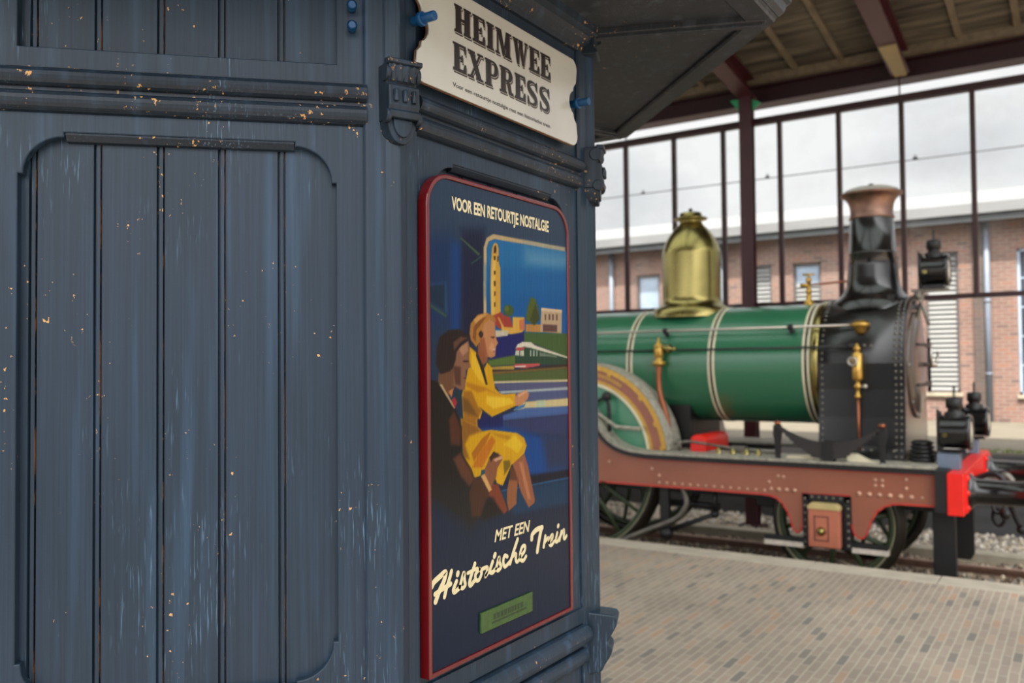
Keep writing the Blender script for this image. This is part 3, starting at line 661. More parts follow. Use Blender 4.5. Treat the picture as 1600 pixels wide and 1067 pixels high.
def put_text(mb, body, y0, y1, z0, z1, fn, d, off=0.0, shear=0.0, mi=0):
    """z0 is the baseline, z1 the top of the capitals"""
    me, a0, a1, _, _ = text_mesh(body, 1.0, off, 0.0, shear)
    _, _, _, c0, c1 = text_mesh('E', 1.0, off, 0.0, shear)
    mb.mesh(me, lambda a, c, e: fn(y0+(a-a0)/(a1-a0)*(y1-y0), z0+(c-c0)/(c1-c0)*(z1-z0), d), mi)
b = MB(); put_text(b, 'Voor een retourtje nostalgie met een historische trein', 1.668, 2.130, 2.4415, 2.4525, SF, 0.0006, off=0.012); b.build('small_lettering', 'ink', sign, flip=False)

# ------------------------------------------------------------------ painted poster board
PX = -1.270; PY0, PY1, PZ0, PZ1 = 1.568, 2.240, 1.035, 2.222
poster = thing('poster_board', 'tall glossy painted poster in a dark red rim, showing a couple at a train window', 'poster', (PX, (PY0+PY1)/2, PZ0))
PF = lambda a, c, d: (PX+d, a, c)
def poster_ring(g=0.0, r=0.085):
    return [(PY0+g, PZ0+g), (PY1-g, PZ0+g)]+arc(PY1-r, PZ1-r, r-g, 0, 90, 10)+arc(PY0+r, PZ1-r, r-g, 90, 180, 10)
me = plate(poster_ring(), [poster_ring(0.011)], 0.030, 0.003)
b = MB(); b.mesh(me, lambda a, c, d: PF(a, c, d-0.030)); b.build('rim', 'red_frame', poster)
PAINT = [
((15,48,92),60,[(-8,862),(159,882),(157,769),(155,689),(-11,686)]),
((8,62,125),25,[(146,863),(208,867),(206,771),(200,681),(142,680)]),
((14,26,58),30,[(209,894),(357,905),(354,777),(350,651),(203,650)]),
((30,70,110),10,[(17,772),(119,781),(124,715),(19,734)]),
((16,45,70),8,[(17,768),(106,776),(105,721),(19,736)]),
((70,95,60),3,[(202,878),(327,849),(316,845),(201,875)]),
((40,75,70),3,[(341,844),(271,824),(264,826),(334,846)]),
((55,85,65),5,[(22,733),(117,713),(112,708),(19,728)]),
((205,178,128),3,[(348,777),(350,865),(371,887),(415,898),(973,903),(973,892),(426,888),(385,880),(370,864),(368,777)]),
((205,178,128),3,[(348,790),(368,791),(366,716),(346,720)]),
((24,112,172),3,[(368,777),(370,864),(385,880),(426,888),(1007,893),(1003,802)]),
((90,150,190),60,[(648,881),(1006,886),(1004,820),(647,840)]),
((0,92,160),6,[(368,791),(1004,818),(998,682),(365,674)]),
((8,100,166),40,[(369,821),(1005,853),(1002,786),(368,763)]),
((222,170,62),3,[(407,868),(418,877),(429,880),(443,878),(451,869),(453,835),(462,826),(462,781),(461,721),(395,718),(393,778),(397,830)]),
((245,205,100),8,[(410,842),(428,843),(423,780),(417,722),(403,722),(398,779)]),
((60,40,25),3,[(419,869),(431,876),(436,870),(435,858),(418,856)]),
((70,45,25),3,[(442,851),(451,852),(450,840),(441,839)]),
((70,45,25),3,[(418,850),(430,851),(430,842),(418,841)]),
((70,45,25),3,[(417,818),(429,818),(429,810),(417,809)]),
((70,45,25),3,[(416,795),(428,796),(428,787),(416,787)]),
((90,55,25),3,[(418,793),(428,794),(428,784),(418,784)]),
((90,55,25),3,[(417,772),(428,772),(427,763),(417,762)]),
((90,55,25),3,[(417,748),(427,749),(427,739),(416,739)]),
((66,92,38),6,[(555,733),(551,728),(540,723),(525,720),(509,720),(494,722),(484,726),(481,731),(484,737),(495,742),(509,745),(526,745),(541,743),(551,739)]),
((95,110,40),6,[(521,737),(520,734),(515,731),(508,729),(500,729),(494,731),(489,733),(487,736),(489,739),(494,742),(501,743),(508,744),(515,742),(520,740)]),
((170,62,48),4,[(395,716),(462,728),(485,721),(531,718),(550,694),(454,690),(409,701)]),
((228,178,72),4,[(439,716),(465,699),(468,683),(545,678),(601,680),(634,693),(633,720),(547,719),(547,695),(484,695),(454,714)]),
((210,120,80),5,[(594,712),(635,718),(634,690),(597,690)]),
((196,138,70),4,[(643,705),(761,706),(756,687),(642,687)]),
((84,98,34),6,[(686,769),(720,765),(745,741),(753,718),(709,703),(643,715),(661,748)]),
((60,72,28),5,[(720,755),(753,720),(709,703),(676,714)]),
((198,172,136),3,[(767,746),(939,745),(934,686),(756,688)]),
((235,205,165),3,[(767,746),(939,745),(939,739),(766,739)]),
((110,80,70),2,[(792,732),(807,731),(806,717),(792,717)]),
((110,80,70),2,[(825,732),(840,732),(839,718),(825,718)]),
((110,80,70),2,[(855,733),(870,733),(869,718),(855,718)]),
((110,80,70),2,[(887,734),(902,734),(901,719),(887,719)]),
((98,68,66),4,[(778,707),(897,707),(896,690),(776,689)]),
((64,98,48),5,[(630,685),(998,688),(996,626),(683,662),(629,663)]),
((14,28,102),4,[(434,673),(630,686),(629,663),(576,652),(560,630),(378,619)]),
((84,114,50),6,[(371,621),(564,633),(563,611),(381,608)]),
((212,202,172),3,[(424,687),(514,687),(510,676),(427,672)]),
((186,154,62),3,[(389,606),(555,609),(555,600),(399,600)]),
((52,40,34),4,[(399,601),(551,600),(995,613),(995,605),(406,596)]),
((120,92,46),4,[(399,596),(995,605),(995,600),(406,589)]),
((78,98,48),4,[(399,590),(995,600),(994,570),(399,575)]),
((34,72,52),3,[(560,630),(566,647),(674,652),(996,627),(995,611),(563,610)]),
((232,226,202),3,[(564,647),(580,657),(617,663),(683,663),(712,656),(996,628),(996,625),(674,650),(633,652)]),
((190,72,76),2,[(570,649),(633,652),(628,645),(569,642)]),
((205,208,190),2,[(566,642),(628,644),(628,631),(562,632)]),
((60,85,70),2,[(593,643),(600,643),(598,631),(591,631)]),
((202,84,84),2,[(559,612),(749,614),(749,608),(639,603),(547,605)]),
((235,220,210),2,[(563,608),(639,609),(639,605),(559,605)]),
((170,185,170),2,[(674,645),(685,644),(685,630),(673,631)]),
((170,185,170),2,[(699,645),(711,644),(710,630),(698,631)]),
((170,185,170),2,[(724,645),(733,644),(732,630),(724,631)]),
((110,130,110),2,[(750,640),(892,631),(892,628),(750,631)]),
((212,200,156),3,[(406,575),(994,573),(994,567),(406,570)]),
((84,90,128),4,[(409,570),(994,567),(993,551),(450,551)]),
((176,188,190),4,[(442,552),(993,553),(993,547),(449,546)]),
((80,92,134),4,[(435,550),(993,550),(992,523),(637,525),(434,543)]),
((168,182,186),3,[(457,552),(993,554),(993,547),(457,547)]),
((222,204,148),4,[(620,525),(992,526),(991,506),(548,508)]),
((190,210,170),6,[(720,526),(789,525),(789,509),(720,509)]),
((70,104,166),5,[(448,497),(636,511),(991,506),(990,486),(463,487)]),
((46,58,104),14,[(290,502),(478,488),(990,486),(988,432),(289,470)]),
((18,28,90),6,[(304,511),(396,498),(471,499),(470,470),(303,474)]),
((6,72,148),20,[(303,474),(477,473),(701,447),(988,421),(984,341),(631,356),(521,399)]),
((40,55,90),40,[(760,442),(988,438),(985,347),(801,358)]),
((12,20,40),10,[(664,353),(985,349),(984,329),(680,330)]),
((38,100,150),3,[(458,335),(984,330),(984,326),(458,331)]),
((8,56,92),16,[(443,332),(984,324),(982,275),(981,267),(548,274),(458,320)]),
((226,168,10),3,[(253,650),(308,634),(349,604),(367,616),(399,604),(406,581),(420,559),(450,548),(480,545),(561,546),(564,518),(396,498),(315,521),(332,512),(318,496),(297,497),(301,479),(215,478),(204,550),(231,582),(251,618)]),
((170,112,24),8,[(211,558),(264,557),(305,522),(329,514),(304,497),(294,495),(297,482),(215,482)]),
((120,80,26),10,[(207,545),(243,538),(304,502),(249,508),(210,516)]),
((245,196,40),6,[(266,641),(307,623),(342,593),(348,567),(306,582),(265,605)]),
((196,130,14),6,[(231,576),(348,563),(449,544),(362,556),(305,552),(231,567)]),
((250,205,50),6,[(362,544),(525,536),(548,523),(404,515),(361,528)]),
((28,32,36),3,[(299,641),(339,614),(368,569),(357,568),(319,607),(294,630)]),
((150,86,52),3,[(308,660),(371,630),(367,618),(339,610),(306,634)]),
((202,138,90),3,[(337,697),(381,712),(421,705),(424,680),(429,668),(442,659),(427,651),(424,642),(421,630),(393,626),(364,630),(339,641),(315,660)]),
((160,92,58),6,[(319,669),(351,669),(371,630),(350,632),(322,651)]),
((225,160,112),5,[(394,660),(417,654),(400,639),(379,646)]),
((188,126,52),4,[(255,677),(261,698),(306,718),(366,724),(419,717),(430,705),(384,710),(346,698),(333,681),(317,660),(297,649),(263,663)]),
((140,82,36),4,[(281,691),(309,706),(366,716),(337,702),(298,685),(294,660),(274,668)]),
((222,165,85),4,[(282,707),(324,718),(374,722),(338,713),(295,699)]),
((52,36,26),3,[(343,677),(341,673),(337,671),(331,669),(324,669),(318,671),(314,673),(312,676),(314,680),(318,682),(324,684),(331,684),(337,682),(342,680)]),
((70,36,26),2,[(421,671),(420,671),(415,670),(410,669),(403,669),(397,670),(393,670),(392,671),(393,672),(397,673),(403,673),(410,673),(416,673),(420,672)]),
((230,205,185),2,[(422,645),(421,644),(419,643),(415,642),(412,642),(409,643),(406,644),(406,645),(406,646),(409,646),(412,647),(416,647),(419,646),(421,646)]),
((170,62,50),2,[(421,641),(420,640),(418,640),(415,639),(412,639),(409,640),(407,640),(406,641),(407,641),(409,642),(412,642),(415,642),(418,642),(420,641)]),
((208,142,96),3,[(555,533),(573,544),(638,552),(664,543),(653,531),(608,519),(562,517)]),
((235,175,130),3,[(581,542),(638,551),(650,547),(588,537)]),
((44,120,180),3,[(560,513),(637,521),(624,513),(556,507)]),
((166,98,64),3,[(533,390),(625,405),(650,377),(700,297),(699,289),(653,281),(597,319)]),
((160,96,58),3,[(512,356),(573,351),(561,307),(563,297),(506,285),(494,305),(496,333)]),
((104,58,36),8,[(521,387),(552,373),(578,347),(512,354)]),
((200,130,90),6,[(584,388),(608,389),(670,299),(646,301)]),
((226,170,14),3,[(196,501),(293,483),(331,469),(388,470),(570,456),(622,443),(642,424),(621,406),(527,386),(466,345),(425,353),(393,382),(280,373),(214,420)]),
((150,96,30),10,[(199,501),(293,482),(324,469),(248,463),(221,446),(247,414),(207,420)]),
((204,118,22),6,[(302,422),(395,457),(418,444),(365,412),(329,392),(266,396)]),
((184,110,20),5,[(261,426),(331,455),(388,467),(359,445),(274,408)]),
((200,140,20),5,[(395,464),(515,452),(538,439),(432,453)]),
((246,200,40),8,[(476,434),(554,453),(617,428),(576,410),(530,422)]),
((128,102,20),5,[(471,399),(517,397),(522,385),(474,366)]),
((236,180,20),4,[(437,384),(475,377),(462,345),(425,353)]),
((24,21,20),4,[(5,585),(71,578),(126,547),(164,525),(203,483),(202,429),(260,393),(280,371),(300,327),(327,307),(285,281),(244,284),(0,364)]),
((24,26,30),45,[(1,385),(300,354),(370,322),(298,282),(244,273),(140,311),(0,356)]),
((84,44,28),10,[(125,501),(157,517),(199,478),(191,445),(137,450)]),
((96,56,38),10,[(149,421),(191,430),(257,391),(279,369),(246,358),(193,383)]),
((74,42,28),8,[(280,372),(329,372),(374,337),(399,333),(356,320),(319,289),(258,294),(245,346)]),
((134,60,36),5,[(374,337),(400,353),(433,349),(473,314),(499,287),(472,281),(428,301),(370,331)]),
((20,18,18),14,[(356,323),(399,322),(457,284),(354,279),(312,285)]),
((146,90,60),3,[(358,397),(374,409),(402,419),(435,418),(464,408),(464,402),(430,385),(421,367),(385,344),(329,377)]),
((60,40,32),3,[(376,411),(405,423),(438,415),(438,410),(401,408),(386,400)]),
((220,170,130),2,[(401,405),(460,410),(468,404),(416,400)]),
((228,174,104),2,[(317,376),(344,377),(391,341),(372,337)]),
((20,80,100),3,[(322,387),(347,387),(344,378),(318,375)]),
((112,74,48),4,[(68,595),(153,605),(162,565),(133,552),(114,548),(65,578)]),
((204,130,72),4,[(123,558),(155,564),(142,545)]),
((142,98,72),4,[(163,641),(247,664),(256,646),(251,630),(254,618),(261,607),(230,600),(229,587),(224,560),(194,560),(155,569),(153,614)]),
((88,54,40),8,[(153,610),(199,607),(198,569),(165,572)]),
((186,134,100),6,[(186,645),(240,659),(246,641),(212,630)]),
((50,30,24),3,[(248,619),(246,618),(241,617),(234,617),(227,617),(220,617),(215,618),(213,619),(215,620),(220,621),(227,621),(235,621),(242,621),(246,620)]),
((100,52,44),2,[(231,584),(230,584),(228,583),(224,583),(220,583),(216,583),(213,584),(212,584),(213,585),(216,585),(220,586),(224,586),(228,585),(230,585)]),
((36,26,24),5,[(53,614),(60,649),(76,668),(129,683),(194,685),(250,673),(250,663),(203,652),(174,638),(168,622),(153,607),(134,599),(80,593)]),
((96,64,48),5,[(154,658),(200,670),(243,668),(200,659),(160,641)]),
((202,172,130),2,[(71,574),(86,573),(164,523),(156,523)]),
((172,44,52),3,[(139,540),(161,546),(183,539),(161,523)]),
((20,50,60),4,[(158,559),(197,559),(197,532),(180,532),(161,546)]),
]
SCRIPT = [
(11,[(20,178),(32,185),(60,191),(97,197),(90,182),(65,166),(49,153),(41,146)]),
(9,[(132,195),(118,179),(102,164),(91,149)]),
(9,[(38,161),(71,165),(127,170)]),
(9,[(161,171),(143,157),(150,151),(180,156)]),
(10,[(170,187),(168,184)]),
(8,[(178,155),(205,184),(209,168),(214,158),(198,153),(180,158)]),
(9,[(274,194),(241,162),(247,153),(275,161)]),
(7,[(229,180),(289,183)]),
(8,[(303,180),(278,172),(280,160),(299,158),(316,170),(306,180)]),
(8,[(322,178),(352,178),(351,169),(339,160),(359,166)]),
(9,[(389,186),(371,169),(386,163),(411,169)]),
(10,[(406,200),(401,196)]),
(8,[(411,169),(432,191),(436,179),(446,169),(427,163),(412,167)]),
(8,[(490,186),(471,190),(461,178),(473,166),(507,173)]),
(9,[(564,217),(530,189),(508,169)]),
(8,[(521,181),(550,186),(549,173),(561,167),(583,173)]),
(8,[(583,176),(613,185),(618,196),(598,197),(582,184),(583,170),(605,165),(625,172)]),
(11,[(671,207),(676,217),(710,225),(753,226)]),
(11,[(748,225),(728,199),(713,174)]),
(9,[(778,203),(764,180)]),
(8,[(770,189),(800,197),(805,191)]),
(8,[(808,185),(835,194),(837,201),(819,197),(808,184),(825,177),(850,184)]),
(8,[(876,202),(862,185),(875,181),(896,189)]),
(9,[(886,219),(883,217)]),
(8,[(911,202),(894,182)]),
(8,[(903,193),(933,204),(931,186),(940,182),(954,187)]),
]
def paint_board():
    """The painting: flat colour shapes blended on a fine grid of the board's own surface."""
    nu, nv = 230, 400
    g = 0.009; u = np.linspace(0, 1, nu); v = np.linspace(0, 1, nv); U, V = np.meshgrid(u, v)
    img = np.zeros((nv, nu, 3)); asp = (PZ1-PZ0)/(PY1-PY0)
    top, bot = np.array([44, 66, 92.]), np.array([12, 34, 62.])
    img[:] = bot+(top-bot)*np.clip((V[..., None]-0.30)/0.65, 0, 1)
    X, Yv = U*1000, V*1000*asp
    for rgb, soft, pts in PAINT:
        P = np.array([(a, c*asp) for a, c in pts], float)
        m = soft+4; x0, y0 = P.min(0)-m; x1, y1 = P.max(0)+m
        j0, j1 = np.searchsorted(u*1000, [x0, x1]); i0, i1 = np.searchsorted(v*1000*asp, [y0, y1])
        if j1 <= j0 or i1 <= i0: continue
        x, y = X[i0:i1, j0:j1], Yv[i0:i1, j0:j1]
        dist = np.full(x.shape, 1e9); ins = np.zeros(x.shape, bool)
        for k in range(len(P)):
            a, c = P[k], P[(k+1) % len(P)]; e = c-a; L2 = max(e@e, 1e-9)
            t = np.clip(((x-a[0])*e[0]+(y-a[1])*e[1])/L2, 0, 1)
            dist = np.minimum(dist, np.hypot(x-a[0]-t*e[0], y-a[1]-t*e[1]))
            if abs(e[1]) > 1e-9:
                ins ^= ((a[1] > y) != (c[1] > y)) & (x < (c[0]-a[0])*(y-a[1])/(c[1]-a[1])+a[0])
        s = np.where(ins, dist, -dist); w = max(soft, 2.0)
        al = np.clip(0.5+s/(2*w), 0, 1); al = (al*al*(3-2*al))[..., None]
        img[i0:i1, j0:j1] = img[i0:i1, j0:j1]*(1-al)+np.array(rgb, float)*al
    rng = np.random.default_rng(3); st = np.repeat(rng.normal(0, 1, (1, nu)), nv, 0)+rng.normal(0, 0.6, (nv, nu))
    img = np.clip(img*0.72*(1+0.02*st[..., None]), 0, 255)/255.0
    img = np.where(img <= 0.04045, img/12.92, ((img+0.055)/1.055)**2.4)
    r = 0.085-g; verts = []; keep = {}
    ya, yb, za, zb = PY0+g, PY1-g, PZ0+g, PZ1-g
    Yc = PY0+U*(PY1-PY0); Zc = PZ0+V*(PZ1-PZ0)
    ok = (Yc > ya) & (Yc < yb) & (Zc > za) & (Zc < zb)
    for cy, sg in ((PY0+0.085, -1), (PY1-0.085, 1)):
        ok &= ~(((Yc-cy)*sg > 0) & (Zc > PZ1-0.085) & (np.hypot(Yc-cy, Zc-(PZ1-0.085)) > r))
    idx = np.arange(nu*nv).reshape(nv, nu)
    q = ok[:-1, :-1] & ok[1:, :-1] & ok[:-1, 1:] & ok[1:, 1:]
    fs = np.stack([idx[:-1, :-1][q], idx[:-1, 1:][q], idx[1:, 1:][q], idx[1:, :-1][q]], 1)
    used = np.unique(fs); remap = -np.ones(nu*nv, int); remap[used] = np.arange(len(used))
    org = ORIGIN[poster.name]
    co = np.stack([np.full(nu*nv, PX-0.005), Yc.ravel(), Zc.ravel()], 1)[used]-np.array(org)
    me = bpy.data.meshes.new('painting'); me.from_pydata(co.tolist(), [], remap[fs].tolist())
    ca = me.color_attributes.new('paint', 'FLOAT_COLOR', 'POINT')
    rgbaa = np.concatenate([img.reshape(-1, 3)[used], np.ones((len(used), 1))], 1).astype(np.float32)
    ca.data.foreach_set('color', rgbaa.ravel())
    m = bpy.data.materials.new('painted_board'); m.use_nodes = True; t = m.node_tree; bs = t.nodes['Principled BSDF']
    bs.inputs['Roughness'].default_value = 0.3; bs.inputs['Specular IOR Level'].default_value = 0.14; bs.inputs['Coat Weight'].default_value = 0.0; bs.inputs['Coat Roughness'].default_value = 0.12
    at = N(t, 'ShaderNodeAttribute', attribute_name='paint'); t.links.new(at.outputs['Color'], bs.inputs['Base Color'])
    tc = N(t, 'ShaderNodeTexCoord'); mp = N(t, 'ShaderNodeMapping'); mp.inputs['Scale'].default_value = (160, 160, 22)
    no = N(t, 'ShaderNodeTexNoise'); no.inputs['Scale'].default_value = 1.0; no.inputs['Detail'].default_value = 4
    t.links.new(tc.outputs['Object'], mp.inputs['Vector']); t.links.new(mp.outputs['Vector'], no.inputs['Vector'])
    bp = N(t, 'ShaderNodeBump'); bp.inputs['Strength'].default_value = 0.22; bp.inputs['Distance'].default_value = 0.002
    t.links.new(no.outputs['Fac'], bp.inputs['Height']); t.links.new(bp.outputs['Normal'], bs.inputs['Normal'])
    me.materials.append(m)
    o = bpy.data.objects.new('painting', me); COL.objects.link(o); o.parent = poster
    return o
paint_board()
# solid back so the painting is a board, not a sheet
me = plate(poster_ring(0.006), [], 0.018, 0.0)
b = MB(); b.mesh(me, lambda a, c, d: PF(a, c, d-0.026)); b.build('backing_board', 'dark_wood', poster)
pu = lambda a: PY0+a/1000*(PY1-PY0)
pv = lambda a: PZ0+a/1000*(PZ1-PZ0)
DF = -0.0042
b = MB(); put_text(b, 'VOOR EEN RETOURTJE NOSTALGIE', pu(150), pu(832), pv(931), pv(958), PF, DF, off=0.03); b.build('heading', 'cream_letter', poster, flip=False)
b = MB()
me, a0, a1, c0, c1 = text_mesh('MET EEN', 1.0, 0.02, 0.0, 0.28)
b.mesh(me, lambda a, c, e: PF(pu(403)+(a-a0)/(a1-a0)*(pu(660)-pu(403)), pv(226)+(c-c0)/(c1-c0)*(pv(252)-pv(226)), DF)); b.build('lettering', 'cream_letter', poster, flip=False)
b = MB()
def script_word(strokes):
    b = MB()
    for i, (w, pts) in enumerate(strokes): ribbon(b, [(pu(a), pv(c)) for a, c in pts], w*0.00132, PF, DF, DF+i*0.00004)
    b.build('script_lettering', 'cream_letter', poster, flip=False)
NT = next(i for i, (w, pts) in enumerate(SCRIPT) if pts[0][0] > 640 and w == 11)
script_word(SCRIPT[:NT]); script_word(SCRIPT[NT:])
b = MB(); b.prism([(1.772, 1.088), (2.013, 1.087), (2.013, 1.139), (1.772, 1.139)], PF, -0.006, 0.001); gp = b.build('name_plate', 'moss_plate', poster, bevel=0.001)
b = MB(); b.prism([(1.818, 1.101), (1.980, 1.101), (1.980, 1.106), (1.818, 1.106)], PF, 0.0005, 0.0016)
rr = random.Random(5); y = 1.826
while y < 1.965:
    w = rr.uniform(0.006, 0.013); b.prism([(y, 1.110), (y+w, 1.110), (y+w, 1.124), (y, 1.124)], PF, 0.0005, 0.0016); y += w+0.005
b.build('worn_lettering', 'moss_dark', gp)

# ------------------------------------------------------------------ rails, ballast, grass
def rail(y, label):
    b = MB(); z = RAIL_Z
    prof = [(-0.036, z-0.002), (-0.036, z-0.034), (-0.010, z-0.044), (-0.008, z-0.115), (-0.062, z-0.130), (-0.062, z-0.140), (0.062, z-0.140), (0.062, z-0.130), (0.008, z-0.115), (0.010, z-0.044), (0.036, z-0.034), (0.036, z-0.002)]
    b.prism(prof, lambda a, c, d: (d, y+a, c), -24, 14)
    o = tag(b.build('rail', 'rail_rust'), label, 'rail')
    b = MB(); b.prism([(-0.030, z-0.003), (0.030, z-0.003), (0.030, z), (-0.030, z)], lambda a, c, d: (d, y+a, c), -24, 14)
    ORIGIN[o.name] = Vector(); b.build('running_surface', 'rail_top', o)
rail(TRACK_Y-0.755, 'rusty rail close behind the platform edge, under the near wheels')
rail(TRACK_Y+0.755, 'rusty rail under the far wheels, beside the low concrete kerb')
def stones(name, m, x0, x1, y0, y1, z, n, r0, r1, label, cat, avoid=()):
    rr = random.Random(hash(name) % 1000 if False else len(name)*13); b = MB()
    for _ in range(n):
        x, y = rr.uniform(x0, x1), rr.uniform(y0, y1)
        if any(abs(y-a) < 0.09 for a in avoid): continue
        r = rr.uniform(r0, r1); c = Vector((x, y, z+r*0.25))
        vs = [c+Vector((rr.uniform(0.6, 1)*r*a, rr.uniform(0.6, 1)*r*d, rr.uniform(0.5, 0.9)*r*e)) for a, d, e in ((1, 0, 0), (0, 1, 0), (-1, 0, 0), (0, -1, 0), (0, 0, 1), (0.3, 0.2, -1))]
        b.add(vs, [(0, 1, 4), (1, 2, 4), (2, 3, 4), (3, 0, 4), (1, 0, 5), (2, 1, 5), (3, 2, 5), (0, 3, 5)], rr.choice((0, 0, 1, 2, 2)))
    o = tag(b.build(name, m, flip=False), label, cat); o['kind'] = 'stuff'; return o
stones('ballast', ['stone_a', 'stone_b', 'stone_c'], -7.5, 1.2, 7.95, 10.8, -0.47, 6500, 0.02, 0.045, 'brown crushed stone between and beside the rails', 'ballast', avoid=(TRACK_Y-0.755, TRACK_Y+0.755))
stones('gravel', ['ballast_light', 'stone_b', 'stone_c'], -8, 1.2, 11.08, 12.5, -0.47, 4200, 0.025, 0.055, 'pale gravel heaped between the concrete kerb and the dark dock wall', 'gravel')
def grass_strip():
    rr = random.Random(4); b = MB()
    for _ in range(1800):
        x, y = rr.uniform(-6, 1.0), rr.uniform(12.64, 12.95); h = rr.uniform(0.02, 0.06); a = rr.uniform(0, PI); w = 0.008
        dx, dy = math.cos(a)*w, math.sin(a)*w; lx, ly = rr.uniform(-0.02, 0.02), rr.uniform(-0.02, 0.02)
        b.add([(x-dx, y-dy, 0.57), (x+dx, y+dy, 0.57), (x+lx, y+ly, 0.57+h)], [(0, 1, 2)])
    o = tag(b.build('grass', 'grass', flip=False), 'strip of short grass along the edge of the dock platform', 'grass'); o['kind'] = 'stuff'
grass_strip()

# ------------------------------------------------------------------ steam locomotive
loco = thing('steam_locomotive', 'small old green steam locomotive with brass dome and black smokebox on the near track', 'locomotive', (-3.4, TRACK_Y, RAIL_Z))
AXZ = 1.742; BR = 0.635
# boiler
b = MB(); b.lathe([(BR, -7.0), (BR, -2.22)], (0, TRACK_Y, AXZ), 'X', 64); boiler = b.build('boiler', 'green', loco)
for X in (-5.25, -4.271, -3.315, -2.325):
    b = MB()
    b.lathe([(BR-0.01, -0.038), (BR+0.006, -0.036), (BR+0.006, -0.015), (BR-0.01, -0.013)], (X, TRACK_Y, AXZ), 'X', 64, 0)
    b.lathe([(BR-0.01, 0.013), (BR+0.006, 0.015), (BR+0.006, 0.036), (BR-0.01, 0.038)], (X, TRACK_Y, AXZ), 'X', 64, 0)
    b.lathe([(BR-0.01, -0.0145), (BR+0.004, -0.014), (BR+0.004, 0.014), (BR-0.01, 0.0145)], (X, TRACK_Y, AXZ), 'X', 64, 1)
    b.build('boiler_band', ['cream_line', 'black'], boiler)
b = MB(); b.lathe([(BR-0.01, -2.282), (BR+0.016, -2.278), (BR+0.028, -2.235), (BR+0.016, -2.192), (BR-0.01, -2.19)], (0, TRACK_Y, AXZ), 'X', 64); b.build('brass_ring', 'brass', boiler)
# firebox and cab, mostly hidden behind the kiosk
b = MB(); b.lathe([(BR+0.05, -8.3), (BR+0.05, -6.95), (BR, -6.93)], (0, TRACK_Y, AXZ), 'X', 48); b.box(-8.3, -6.95, TRACK_Y-0.60, TRACK_Y+0.60, 0.0, 1.7); b.build('firebox', 'green', loco)
cabw = [(TRACK_Y-1.05, 1.35), (TRACK_Y+1.05, 1.35), (TRACK_Y+1.05, 3.0)]+[(TRACK_Y+1.05*math.cos(PI*k/10), 3.0+0.22*math.sin(PI*k/10)) for k in range(1, 10)]+[(TRACK_Y-1.05, 3.0)]
b = MB(); b.prism(cabw, lambda a, c, d: (d, a, c), -8.36, -8.31); cab = b.build('cab', 'green', loco)
b = MB()
for y in (TRACK_Y-1.05, TRACK_Y+1.02): b.box(-9.6, -8.31, y, y+0.03, 0.80, 2.2)
b.build('cab_side', 'green', cab)
b = MB(); b.prism([(TRACK_Y+1.15*math.cos(PI*k/12), 3.0+0.26*math.sin(PI*k/12)) for k in range(13)]+[(TRACK_Y+1.1*math.cos(PI*k/12), 2.98+0.24*math.sin(PI*k/12)) for k in range(12, -1, -1)], lambda a, c, d: (d, a, c), -9.7, -8.2); b.build('cab_roof', 'black', cab)

# dome
DX = -3.765
prof = [(0.46, 2.28), (0.45, 2.36), (0.425, 2.392), (0.385, 2.412), (0.355, 2.435), (0.338, 2.47), (0.334, 2.52), (0.334, 3.02), (0.331, 3.045), (0.324, 3.075), (0.300, 3.15), (0.262, 3.22), (0.215, 3.285), (0.170, 3.335), (0.140, 3.365), (0.128, 3.39), (0.126, 3.41),
        (0.150, 3.418), (0.190, 3.424), (0.194, 3.434), (0.186, 3.442), (0.128, 3.446), (0.128, 3.492), (0.118, 3.502), (0.0, 3.51)]
b = MB(); b.lathe(prof, (DX, TRACK_Y, 0), 'Z', 56); dome = b.build('dome', 'brass', loco)
b = MB(); b.lathe([(0.016, 3.50), (0.016, 3.53), (0.026, 3.535), (0.020, 3.555), (0.0, 3.56)], (DX, TRACK_Y, 0), 'Z', 12); b.build('finial', 'black_matt', dome)
b = MB()
for k in range(14): b.rivet((DX+0.43*math.cos(k*2*PI/14), TRACK_Y+0.43*math.sin(k*2*PI/14), 2.375), (0.3*math.cos(k*2*PI/14), 0.3*math.sin(k*2*PI/14), 1), 0.012)
b.build('base_screws', 'brass', dome)

# chimney
CX = -1.79
b = MB(); b.lathe([(0.43, 2.28), (0.41, 2.355), (0.36, 2.40), (0.31, 2.44), (0.276, 2.49), (0.258, 2.54), (0.248, 2.62), (0.238, 2.74), (0.228, 2.86), (0.233, 2.862), (0.233, 2.882), (0.227, 2.884), (0.210, 3.235)], (CX, TRACK_Y, 0), 'Z', 48)
ch = b.build('chimney', 'black', loco)
b = MB(); b.lathe([(0.205, 3.23), (0.222, 3.232), (0.218, 3.25), (0.210, 3.27), (0.208, 3.32), (0.214, 3.37), (0.232, 3.42), (0.262, 3.455), (0.298, 3.475), (0.304, 3.487), (0.298, 3.498), (0.18, 3.50), (0.17, 3.44), (0.165, 3.25)], (CX, TRACK_Y, 0), 'Z', 48)
b.build('copper_cap', 'copper', ch)
b = MB(); b.lathe([(0.285, 3.498), (0.262, 3.528), (0.20, 3.552), (0.10, 3.566), (0.0, 3.57)], (CX, TRACK_Y, 0), 'Z', 40); lid = b.build('chimney_cover', 'cover_grey', ch)
b = MB(); b.lathe([(0.03, 3.565), (0.03, 3.585), (0.02, 3.60), (0.0, 3.602)], (CX, TRACK_Y, 0), 'Z', 12); b.build('knob', 'black_matt', lid)

